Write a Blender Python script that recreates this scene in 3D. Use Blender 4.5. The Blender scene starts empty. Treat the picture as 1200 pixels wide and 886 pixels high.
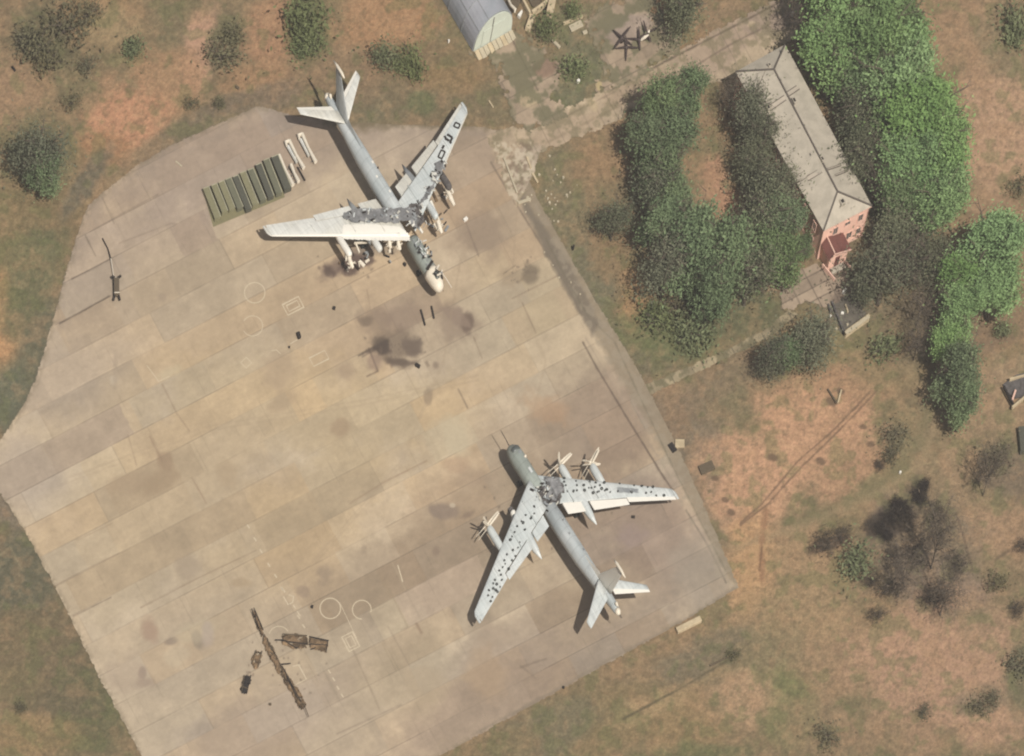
import bpy, math, random
import numpy as np
from mathutils import Vector, Matrix

# ------------------------------------------------------------------ camera, sky, sun, exposure
C = bpy.context.scene
col = C.collection
PPM = 5.57                      # photograph pixels per metre on the ground
H = 1500.0                      # height of the survey camera
LX, LY = 0.20, 1.00             # lean of vertical things per metre of height (oblique view from the south)
W_M = 1200 / PPM
cam_d = bpy.data.cameras.new('camera'); cam = bpy.data.objects.new('camera', cam_d); col.objects.link(cam)
cam.location = (-LX * H, -LY * H, H)
cam_d.sensor_width = 36; cam_d.sensor_fit = 'HORIZONTAL'
cam_d.lens = 36 * H / W_M
cam_d.shift_x = LX * H / W_M; cam_d.shift_y = LY * H / W_M
cam_d.clip_start = 5; cam_d.clip_end = 20000
C.camera = cam

SUN = Vector((0.27, -0.76, 1.0)).normalized()
el = math.asin(SUN.z); az = math.atan2(SUN.x, SUN.y)
w = bpy.data.worlds.new('World'); C.world = w; w.use_nodes = True
nt = w.node_tree; bg = nt.nodes['Background']
sk = nt.nodes.new('ShaderNodeTexSky'); sk.sky_type = 'NISHITA'; sk.sun_disc = False
sk.sun_elevation = el; sk.sun_rotation = az; sk.air_density = 1.0; sk.dust_density = 5.0; sk.ozone_density = 0.3
nt.links.new(sk.outputs[0], bg.inputs[0]); bg.inputs[1].default_value = 0.052
sd = bpy.data.lights.new('sun', 'SUN'); so = bpy.data.objects.new('sun', sd); col.objects.link(so)
sd.energy = 5.0; sd.angle = math.radians(0.6); sd.color = (1.0, 0.955, 0.89)
so.rotation_euler = SUN.to_track_quat('Z', 'Y').to_euler(); so.location = (50, -100, 200)
C.view_settings.view_transform = 'Standard'; C.view_settings.look = 'None'
C.view_settings.exposure = 0.07; C.view_settings.gamma = 1.0
C.render.engine = 'CYCLES'; C.cycles.filter_width = 2.1
C.cycles.max_bounces = 5; C.cycles.volume_bounces = 0
HAZE = 3.8e-5

K = 1.42                         # radiance of a white horizontal sheet in this light
RNG = random.Random(7)
NR = np.random.RandomState(11)

def lin(c):
    c = np.asarray(c, dtype=np.float64) / 255.0
    return np.where(c <= 0.04045, c / 12.92, ((c + 0.055) / 1.055) ** 2.4)
def alb(r, g, b, k=K):
    a = lin((r, g, b)) / k
    return (float(a[0]), float(a[1]), float(a[2]), 1.0)

def G(px, py, z=0.0):
    """world point at height z seen at photograph position px, py"""
    gx = (px - 600) / PPM; gy = (443 - py) / PPM
    t = z / H
    return Vector((gx + (-LX * H - gx) * t, gy + (-LY * H - gy) * t, z))

# ------------------------------------------------------------------ noise
TAB = NR.rand(256, 256)
def vnoise(x, y, seed=0):
    x = x + seed * 17.31; y = y + seed * 9.77
    xi = np.floor(x).astype(int); yi = np.floor(y).astype(int)
    fx = x - xi; fy = y - yi
    fx = fx * fx * (3 - 2 * fx); fy = fy * fy * (3 - 2 * fy)
    a = TAB[xi & 255, yi & 255]; b = TAB[(xi + 1) & 255, yi & 255]
    c = TAB[xi & 255, (yi + 1) & 255]; d = TAB[(xi + 1) & 255, (yi + 1) & 255]
    return (a * (1 - fx) + b * fx) * (1 - fy) + (c * (1 - fx) + d * fx) * fy
def fbm(x, y, s, o=4, seed=0):
    t = 0; a = 1; n = 0
    for k in range(o):
        t = t + a * vnoise(x / s * 2 ** k, y / s * 2 ** k, seed + k); n += a; a *= 0.55
    return t / n

# ------------------------------------------------------------------ materials
def mat(name, color, rough=0.7, metal=0.0, var=0.12, scale=1.2, bump=0.0, attr=False, tint=None, spec=0.3, lines=0.0):
    m = bpy.data.materials.new(name); m.use_nodes = True
    n = m.node_tree.nodes; l = m.node_tree.links
    b = n['Principled BSDF']; b.inputs['Roughness'].default_value = rough; b.inputs['Metallic'].default_value = metal
    b.inputs['Specular IOR Level'].default_value = spec
    tc = n.new('ShaderNodeTexCoord')
    no = n.new('ShaderNodeTexNoise'); no.inputs['Scale'].default_value = scale; no.inputs['Detail'].default_value = 6
    no.inputs['Roughness'].default_value = 0.65
    l.new(tc.outputs['Object'], no.inputs['Vector'])
    mr = n.new('ShaderNodeMapRange'); mr.inputs['From Min'].default_value = 0.3; mr.inputs['From Max'].default_value = 0.7
    mr.inputs['To Min'].default_value = 1 - var; mr.inputs['To Max'].default_value = 1 + var
    l.new(no.outputs['Fac'], mr.inputs['Value'])
    vm = n.new('ShaderNodeVectorMath'); vm.operation = 'SCALE'
    if attr:
        at = n.new('ShaderNodeAttribute'); at.attribute_name = 'Col'
        l.new(at.outputs['Color'], vm.inputs[0])
    else:
        if tint:
            mx = n.new('ShaderNodeMix'); mx.data_type = 'RGBA'
            n2 = n.new('ShaderNodeTexNoise'); n2.inputs['Scale'].default_value = scale * 0.3; n2.inputs['Detail'].default_value = 5
            l.new(tc.outputs['Object'], n2.inputs['Vector'])
            r2 = n.new('ShaderNodeMapRange'); r2.inputs['From Min'].default_value = 0.42; r2.inputs['From Max'].default_value = 0.62
            l.new(n2.outputs['Fac'], r2.inputs['Value']); l.new(r2.outputs[0], mx.inputs['Factor'])
            mx.inputs[6].default_value = color; mx.inputs[7].default_value = tint
            l.new(mx.outputs[2], vm.inputs[0])
        else:
            vm.inputs[0].default_value = color[:3]
    l.new(mr.outputs[0], vm.inputs['Scale']); outc = vm.outputs[0]
    if lines:
        sx = n.new('ShaderNodeSeparateXYZ'); l.new(tc.outputs['Object'], sx.inputs[0]); prev = None
        for ch, per, wd, amt in ((0, 2.35, .05, lines), (1, 1.9, .05, lines * .7)):
            d1 = n.new('ShaderNodeMath'); d1.operation = 'DIVIDE'; l.new(sx.outputs[ch], d1.inputs[0]); d1.inputs[1].default_value = per
            f1 = n.new('ShaderNodeMath'); f1.operation = 'FRACT'; l.new(d1.outputs[0], f1.inputs[0])
            c1 = n.new('ShaderNodeMath'); c1.operation = 'LESS_THAN'; l.new(f1.outputs[0], c1.inputs[0]); c1.inputs[1].default_value = wd
            m1 = n.new('ShaderNodeMath'); m1.operation = 'MULTIPLY_ADD'; l.new(c1.outputs[0], m1.inputs[0]); m1.inputs[1].default_value = -amt; m1.inputs[2].default_value = 1.0
            q = n.new('ShaderNodeVectorMath'); q.operation = 'SCALE'; l.new(outc, q.inputs[0]); l.new(m1.outputs[0], q.inputs['Scale']); outc = q.outputs[0]
        # exhaust and grime streaks running aft
        mp = n.new('ShaderNodeMapping'); mp.inputs['Scale'].default_value = (.12, 1.6, 1.0); l.new(tc.outputs['Object'], mp.inputs[0])
        n3 = n.new('ShaderNodeTexNoise'); n3.inputs['Scale'].default_value = 1.6; n3.inputs['Detail'].default_value = 5; l.new(mp.outputs[0], n3.inputs['Vector'])
        r3 = n.new('ShaderNodeMapRange'); r3.inputs['From Min'].default_value = .35; r3.inputs['From Max'].default_value = .65; r3.inputs['To Min'].default_value = .86; r3.inputs['To Max'].default_value = 1.06
        l.new(n3.outputs['Fac'], r3.inputs['Value']); q = n.new('ShaderNodeVectorMath'); q.operation = 'SCALE'; l.new(outc, q.inputs[0]); l.new(r3.outputs[0], q.inputs['Scale']); outc = q.outputs[0]
    l.new(outc, b.inputs['Base Color'])
    if bump:
        bp = n.new('ShaderNodeBump'); bp.inputs['Strength'].default_value = 0.6; bp.inputs['Distance'].default_value = bump
        l.new(no.outputs['Fac'], bp.inputs['Height']); l.new(bp.outputs[0], b.inputs['Normal'])
    return m

M = {}
M['ground'] = mat('dry_grass_soil', None, 0.95, var=0.19, scale=2.6, bump=0.09, attr=True, spec=0.1)
M['concrete'] = mat('old_concrete', None, 0.9, var=0.05, scale=1.1, bump=0.01, attr=True, spec=0.15)
M['paint'] = mat('worn_white_paint', alb(208, 192, 164), 0.8, var=0.15, scale=3)
M['skin'] = mat('aircraft_grey_paint', alb(200, 205, 204), 0.5, var=0.05, scale=0.5, tint=alb(184, 192, 192), lines=.22)
M['skin_front'] = mat('aircraft_dull_grey_paint', alb(160, 168, 160), 0.55, var=0.08, scale=0.8, tint=alb(148, 154, 146), lines=.2)
M['skin_dark'] = mat('aircraft_smoky_grey_paint', alb(160, 164, 164), 0.55, var=0.08, scale=0.7, tint=alb(142, 146, 148), lines=.15)
M['wing'] = mat('wing_pale_grey_paint', alb(222, 226, 222), 0.45, var=0.05, scale=0.5, tint=alb(208, 215, 213), lines=.16)
M['wing_white'] = mat('wing_white_paint', alb(232, 232, 224), 0.5, var=0.04, scale=0.4, tint=alb(220, 217, 204), lines=.12)
M['white'] = mat('aircraft_white_panel', alb(246, 242, 230), 0.45, var=0.03, scale=0.8)
M['cream'] = mat('cream_panel', alb(236, 226, 206), 0.5, var=0.05, scale=1.5)
M['ash'] = mat('burnt_ash', alb(122, 122, 122), 0.95, var=0.35, scale=1.1, bump=0.15, tint=alb(150, 150, 150), spec=0.1)
M['ash_dark'] = mat('burnt_structure', alb(96, 92, 90), 0.95, var=0.45, scale=1.6, bump=0.1, spec=0.1)
M['char'] = mat('charred_black', alb(52, 48, 46), 0.95, var=0.3, scale=3, spec=0.1)
M['rubber'] = mat('black_rubber', alb(50, 54, 52), 0.85, var=0.2, scale=4, spec=0.2)
M['glass'] = mat('dark_glazing', alb(88, 94, 92), 0.4, var=0.1, scale=2, spec=0.5)
M['rust'] = mat('burnt_brown_metal', alb(142, 118, 90), 0.9, var=0.5, scale=2.2, bump=0.08, tint=alb(86, 72, 56), spec=0.1)
M['blade'] = mat('propeller_dark_metal', alb(74, 62, 58), 0.6, var=0.25, scale=3)
M['olive'] = mat('olive_paint_pale', alb(136, 132, 102), 0.75, var=0.12, scale=1.5)
M['olive2'] = mat('olive_paint_mid', alb(112, 112, 92), 0.75, var=0.12, scale=1.5)
M['olive3'] = mat('olive_paint_deep', alb(88, 88, 76), 0.75, var=0.12, scale=1.5)
M['olive_rim'] = mat('olive_pale_rim', alb(176, 172, 146), 0.7, var=0.12, scale=2)
M['mat_green'] = mat('olive_canvas', alb(132, 126, 94), 0.9, var=0.12, scale=1.2)
M['roof'] = mat('fibre_cement_roof', alb(194, 184, 166), 0.85, var=0.07, scale=1.6, bump=0.02, tint=alb(180, 171, 154))
M['ridge'] = mat('roof_ridge_metal', alb(100, 92, 84), 0.7, var=0.15, scale=3)
M['ridge_pale'] = mat('roof_ladder_board', alb(196, 184, 166), 0.8, var=0.1, scale=3)
M['pink'] = mat('pink_plaster', alb(250, 204, 182), 0.9, var=0.06, scale=0.9, tint=alb(244, 194, 172))
M['pink_pale'] = mat('pale_pink_trim', alb(238, 196, 176), 0.85, var=0.06, scale=2)
M['redroof'] = mat('red_brown_sheet_roof', alb(122, 76, 68), 0.75, var=0.1, scale=2, tint=alb(112, 70, 62))
M['slate'] = mat('blue_grey_hangar_sheet', alb(168, 170, 176), 0.6, var=0.08, scale=0.6, tint=alb(152, 158, 164))
M['hfront'] = mat('pale_green_end_wall', alb(190, 196, 182, 1.1), 0.7, var=0.06, scale=1)
M['beam'] = mat('pale_concrete_beam', alb(208, 190, 156), 0.85, var=0.1, scale=2, tint=alb(190, 172, 140))
M['stone'] = mat('pale_broken_concrete', alb(192, 180, 154), 0.9, var=0.15, scale=4)
M['brown'] = mat('weathered_brown_board', alb(100, 88, 70), 0.9, var=0.15, scale=3)
M['bark'] = mat('grey_brown_bark', alb(96, 86, 74), 0.95, var=0.3, scale=4, bump=0.03)
M['leaf'] = mat('foliage', None, 0.75, var=0.14, scale=0.7, attr=True, spec=0.12)
_n = M['leaf'].node_tree.nodes; _l = M['leaf'].node_tree.links
_t = _n.new('ShaderNodeBsdfTranslucent'); _m = _n.new('ShaderNodeMixShader'); _m.inputs[0].default_value = 0.38
_s0 = _n['Principled BSDF'].inputs['Base Color'].links[0].from_socket
_oi = _n.new('ShaderNodeObjectInfo'); _hs = _n.new('ShaderNodeHueSaturation')
for _k, _lo, _hi in (('Value', .86, 1.14), ('Hue', .494, .508), ('Saturation', .82, 1.04)):
    _mm = _n.new('ShaderNodeMath'); _mm.operation = 'MULTIPLY'; _mm.inputs[1].default_value = {'Value': 1.0, 'Hue': 7.31, 'Saturation': 13.7}[_k]; _l.new(_oi.outputs['Random'], _mm.inputs[0])
    _fr = _n.new('ShaderNodeMath'); _fr.operation = 'FRACT'; _l.new(_mm.outputs[0], _fr.inputs[0])
    _ma = _n.new('ShaderNodeMapRange'); _ma.inputs['To Min'].default_value = _lo; _ma.inputs['To Max'].default_value = _hi; _l.new(_fr.outputs[0], _ma.inputs['Value']); _l.new(_ma.outputs[0], _hs.inputs[_k])
_l.new(_s0, _hs.inputs['Color']); _src = _hs.outputs['Color']; _l.new(_src, _n['Principled BSDF'].inputs['Base Color'])
_l.new(_src, _t.inputs['Color']); _l.new(_n['Principled BSDF'].outputs[0], _m.inputs[1]); _l.new(_t.outputs[0], _m.inputs[2]); _l.new(_m.outputs[0], _n['Material Output'].inputs['Surface'])

# the air between the ground and the high camera: one even, pale volume
def haze_box(dens):
    me = bpy.data.meshes.new('haze'); a = 5300; z0 = -2; z1 = H + 30
    me.from_pydata([(x, y, z) for z in (z0, z1) for x, y in ((-a, -a), (a, -a), (a, a), (-a, a))], [], [(3, 2, 1, 0), (4, 5, 6, 7), (0, 1, 5, 4), (1, 2, 6, 5), (2, 3, 7, 6), (3, 0, 4, 7)])
    m = bpy.data.materials.new('haze'); m.use_nodes = True; n = m.node_tree.nodes; n.remove(n['Principled BSDF'])
    v = n.new('ShaderNodeVolumePrincipled'); v.inputs['Density'].default_value = dens; v.inputs['Color'].default_value = (1.0, .97, .93, 1); v.inputs['Anisotropy'].default_value = 0.0
    m.node_tree.links.new(v.outputs[0], n['Material Output'].inputs['Volume']); me.materials.append(m)
    o = bpy.data.objects.new('haze', me); col.objects.link(o); o['kind'] = 'stuff'; o.display_type = 'WIRE'
haze_box(HAZE)

# ------------------------------------------------------------------ mesh helpers
class MB:
    def __init__(s): s.v = []; s.f = []
    def add(s, vs, fs):
        o = len(s.v); s.v += [tuple(p) for p in vs]; s.f += [tuple(i + o for i in f) for f in fs]; return s
    def box(s, c, d, rz=0.0, taper=1.0, tilt=None):
        cx, cy, cz = c; a, b, h = d[0] / 2, d[1] / 2, d[2] / 2
        vs = []
        for z, t in ((-h, 1), (h, taper)):
            for x, y in ((-a, -b), (a, -b), (a, b), (-a, b)):
                p = Vector((x * t, y * t, z))
                if tilt: p = tilt @ p
                q = Vector((p.x * math.cos(rz) - p.y * math.sin(rz), p.x * math.sin(rz) + p.y * math.cos(rz), p.z))
                vs.append((cx + q.x, cy + q.y, cz + q.z))
        return s.add(vs, [(3, 2, 1, 0), (4, 5, 6, 7), (0, 1, 5, 4), (1, 2, 6, 5), (2, 3, 7, 6), (3, 0, 4, 7)])
    def tube(s, pts, rad, n=8, cap=True, flat=1.0):
        pts = [Vector(p) for p in pts]; rings = []
        if not hasattr(rad, '__len__'): rad = [rad] * len(pts)
        up0 = Vector((0, 0, 1))
        for i, p in enumerate(pts):
            t = (pts[min(i + 1, len(pts) - 1)] - pts[max(i - 1, 0)]).normalized()
            u = t.cross(up0)
            if u.length < 1e-3: u = t.cross(Vector((1, 0, 0)))
            u.normalize(); v = u.cross(t).normalized()
            rings.append([p + (u * math.cos(2 * math.pi * k / n) + v * flat * math.sin(2 * math.pi * k / n)) * rad[i] for k in range(n)])
        vs = [q for r in rings for q in r]; fs = []
        for i in range(len(pts) - 1):
            for k in range(n):
                a = i * n + k; b = i * n + (k + 1) % n
                fs.append((a, b, b + n, a + n))
        if cap:
            fs.append(tuple(range(n))[::-1]); fs.append(tuple((len(pts) - 1) * n + k for k in range(n)))
        return s.add(vs, fs)
    def bar(s, a, b, wd, h, z0=None):
        a = Vector(a); b = Vector(b); d = (b - a); L = d.length; d.normalize()
        up = Vector((0, 0, 1)); u = d.cross(up)
        if u.length < 1e-3: u = Vector((1, 0, 0))
        u.normalize(); v = u.cross(d)
        vs = []
        for p in (a, b):
            for i, j in ((-1, -1), (1, -1), (1, 1), (-1, 1)):
                vs.append(p + u * i * wd / 2 + v * j * h / 2)
        return s.add(vs, [(0, 1, 2, 3), (7, 6, 5, 4), (0, 4, 5, 1), (1, 5, 6, 2), (2, 6, 7, 3), (3, 7, 4, 0)])
    def prism(s, poly, z0, z1):
        n = len(poly)
        z0s = z0 if hasattr(z0, '__len__') else [z0] * n; z1s = z1 if hasattr(z1, '__len__') else [z1] * n
        vs = [(p[0], p[1], z0s[i]) for i, p in enumerate(poly)] + [(p[0], p[1], z1s[i]) for i, p in enumerate(poly)]
        fs = [tuple(range(n))[::-1], tuple(range(n, 2 * n))] + [(i, (i + 1) % n, (i + 1) % n + n, i + n) for i in range(n)]
        return s.add(vs, fs)
    def torus(s, c, R, r, n=14, m=6):
        vs = []; fs = []
        for i in range(n):
            a = 2 * math.pi * i / n
            for j in range(m):
                b = 2 * math.pi * j / m
                vs.append((c[0] + (R + r * math.cos(b)) * math.cos(a), c[1] + (R + r * math.cos(b)) * math.sin(a), c[2] + r * math.sin(b)))
        for i in range(n):
            for j in range(m):
                fs.append((i * m + j, ((i + 1) % n) * m + j, ((i + 1) % n) * m + (j + 1) % m, i * m + (j + 1) % m))
        return s.add(vs, fs)
    def build(s, name, material, parent=None, smooth=False, loc=None):
        me = bpy.data.meshes.new(name); me.from_pydata(s.v, [], s.f); me.validate(); me.update()
        if smooth: me.polygons.foreach_set('use_smooth', [True] * len(me.polygons))
        me.materials.append(M[material] if isinstance(material, str) else material)
        o = bpy.data.objects.new(name, me); col.objects.link(o)
        if parent: o.parent = parent
        if loc is not None: o.location = loc
        return o

def tag(o, label=None, cat=None, group=None, kind=None):
    if label: o['label'] = label
    if cat: o['category'] = cat
    if group: o['group'] = group
    if kind: o['kind'] = kind
    return o
def empty(name, loc, rz=0.0):
    o = bpy.data.objects.new(name, None); col.objects.link(o); o.location = loc; o.rotation_euler = (0, 0, rz)
    o.empty_display_size = 0.5
    return o
def copy_tree(o, parent=None):
    c = o.copy(); col.objects.link(c); c.parent = parent
    for ch in [x for x in col.objects if x.parent == o]: copy_tree(ch, c)
    return c

def np_mesh(name, V, F, material, colors=None, parent=None, smooth=False):
    """V (n,3), F (m,4) quads"""
    me = bpy.data.meshes.new(name)
    me.vertices.add(len(V)); me.vertices.foreach_set('co', np.ascontiguousarray(V, dtype=np.float32).ravel())
    m, k = F.shape
    me.loops.add(m * k); me.polygons.add(m)
    me.polygons.foreach_set('loop_start', np.arange(0, m * k, k, dtype=np.int32))
    me.polygons.foreach_set('loop_total', np.full(m, k, dtype=np.int32))
    me.loops.foreach_set('vertex_index', np.ascontiguousarray(F, dtype=np.int32).ravel())
    me.update(calc_edges=True)
    if smooth: me.polygons.foreach_set('use_smooth', np.ones(m, dtype=bool))
    if colors is not None:
        a = me.color_attributes.new('Col', 'FLOAT_COLOR', 'POINT')
        cc = np.ones((len(V), 4), dtype=np.float32); cc[:, :3] = colors
        a.data.foreach_set('color', cc.ravel())
    me.materials.append(M[material])
    o = bpy.data.objects.new(name, me); col.objects.link(o)
    if parent: o.parent = parent
    return o

# ------------------------------------------------------------------ painting of surface colour (albedo) in ground coordinates
class Canvas:
    def __init__(s, px, py, base):
        s.px = px; s.py = py; s.c = np.tile(np.asarray(base, dtype=np.float64), (len(px), 1))
        s.n1 = fbm(px, py, 34, 4, 1); s.n2 = fbm(px, py, 9, 4, 5); s.n3 = fbm(px, py, 90, 3, 9)
    def mix(s, wgt, colr, idx=None):
        if idx is None: s.c += (np.asarray(colr, dtype=float) - s.c) * wgt[:, None]
        else: s.c[idx] += (np.asarray(colr, dtype=float) - s.c[idx]) * wgt[:, None]
    def blob(s, x, y, rx, ry, ang, colr, st=0.9, soft=0.5, rough=0.9):
        R = max(rx, ry) * 1.9
        i = np.nonzero((np.abs(s.px - x) < R) & (np.abs(s.py - y) < R))[0]
        if len(i) == 0: return
        a = math.radians(ang); dx = s.px[i] - x; dy = s.py[i] - y
        u = dx * math.cos(a) + dy * math.sin(a); v = -dx * math.sin(a) + dy * math.cos(a)
        d = np.sqrt((u / rx) ** 2 + (v / ry) ** 2) + rough * (s.n1[i] - 0.5) + 0.5 * rough * (s.n2[i] - 0.5)
        t = np.clip((1 + soft / 2 - d) / soft, 0, 1); t = t * t * (3 - 2 * t)
        s.mix(t * st, colr, i)
    def line(s, pts, wd, colr, st=0.8, rough=0.0, soft=0.6):
        pts = np.array(pts, dtype=float); D = None
        x0, y0 = pts.min(0) - wd * 2 - 2; x1, y1 = pts.max(0) + wd * 2 + 2
        i = np.nonzero((s.px > x0) & (s.px < x1) & (s.py > y0) & (s.py < y1))[0]
        if len(i) == 0: return
        X = s.px[i]; Y = s.py[i]; D = np.full(len(i), 1e9)
        for a, b in zip(pts[:-1], pts[1:]):
            d = b - a; L = (d ** 2).sum()
            t = np.clip(((X - a[0]) * d[0] + (Y - a[1]) * d[1]) / L, 0, 1)
            D = np.minimum(D, np.hypot(X - a[0] - t * d[0], Y - a[1] - t * d[1]))
        D = D + rough * wd * (s.n2[i] - 0.5) * 2
        t = np.clip((wd / 2 + soft * wd / 2 + 0.3 - D) / (soft * wd + 0.6), 0, 1)
        s.mix(t * st, colr, i)
    def poly(s, pts, colr, st=0.9, rough=3, soft=2):
        pts = np.array(pts, dtype=float)
        x0, y0 = pts.min(0) - 8; x1, y1 = pts.max(0) + 8
        i = np.nonzero((s.px > x0) & (s.px < x1) & (s.py > y0) & (s.py < y1))[0]
        if len(i) == 0: return
        d = sdist(s.px[i], s.py[i], pts) + rough * (s.n2[i] - 0.5) * 2
        t = np.clip(0.5 - d / soft, 0, 1)
        s.mix(t * st, colr, i)

def inside(X, Y, P):
    r = np.zeros(len(X), dtype=bool); n = len(P)
    for k in range(n):
        x1, y1 = P[k]; x2, y2 = P[(k + 1) % n]
        if y1 == y2: continue
        c = ((y1 > Y) != (y2 > Y)) & (X < (x2 - x1) * (Y - y1) / (y2 - y1) + x1)
        r ^= c
    return r
def sdist(X, Y, P):
    D = np.full(len(X), 1e9); n = len(P)
    for k in range(n):
        a = P[k]; b = P[(k + 1) % n]; dx = b[0] - a[0]; dy = b[1] - a[1]; L = dx * dx + dy * dy + 1e-9
        t = np.clip(((X - a[0]) * dx + (Y - a[1]) * dy) / L, 0, 1)
        D = np.minimum(D, np.hypot(X - a[0] - t * dx, Y - a[1] - t * dy))
    return np.where(inside(X, Y, P), -D, D)

# ------------------------------------------------------------------ ground sheet
def axis(lo, hi, st, far):
    a = list(np.arange(lo, hi + 1e-6, st)); g = st; x = a[-1]
    up = []
    while x < far: g *= 1.35; x += g; up.append(x)
    g = st; x = a[0]; dn = []
    while x > -far: g *= 1.35; x -= g; dn.append(x)
    return np.array(dn[::-1] + a + up)
gx = axis(-118, 118, 0.28, 5000); gy = axis(-92, 92, 0.28, 5000)
XX, YY = np.meshgrid(gx, gy); X = XX.ravel(); Y = YY.ravel()
PX = 600 + X * PPM; PY = 443 - Y * PPM
gc = Canvas(PX, PY, (124, 107, 80))
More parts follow.
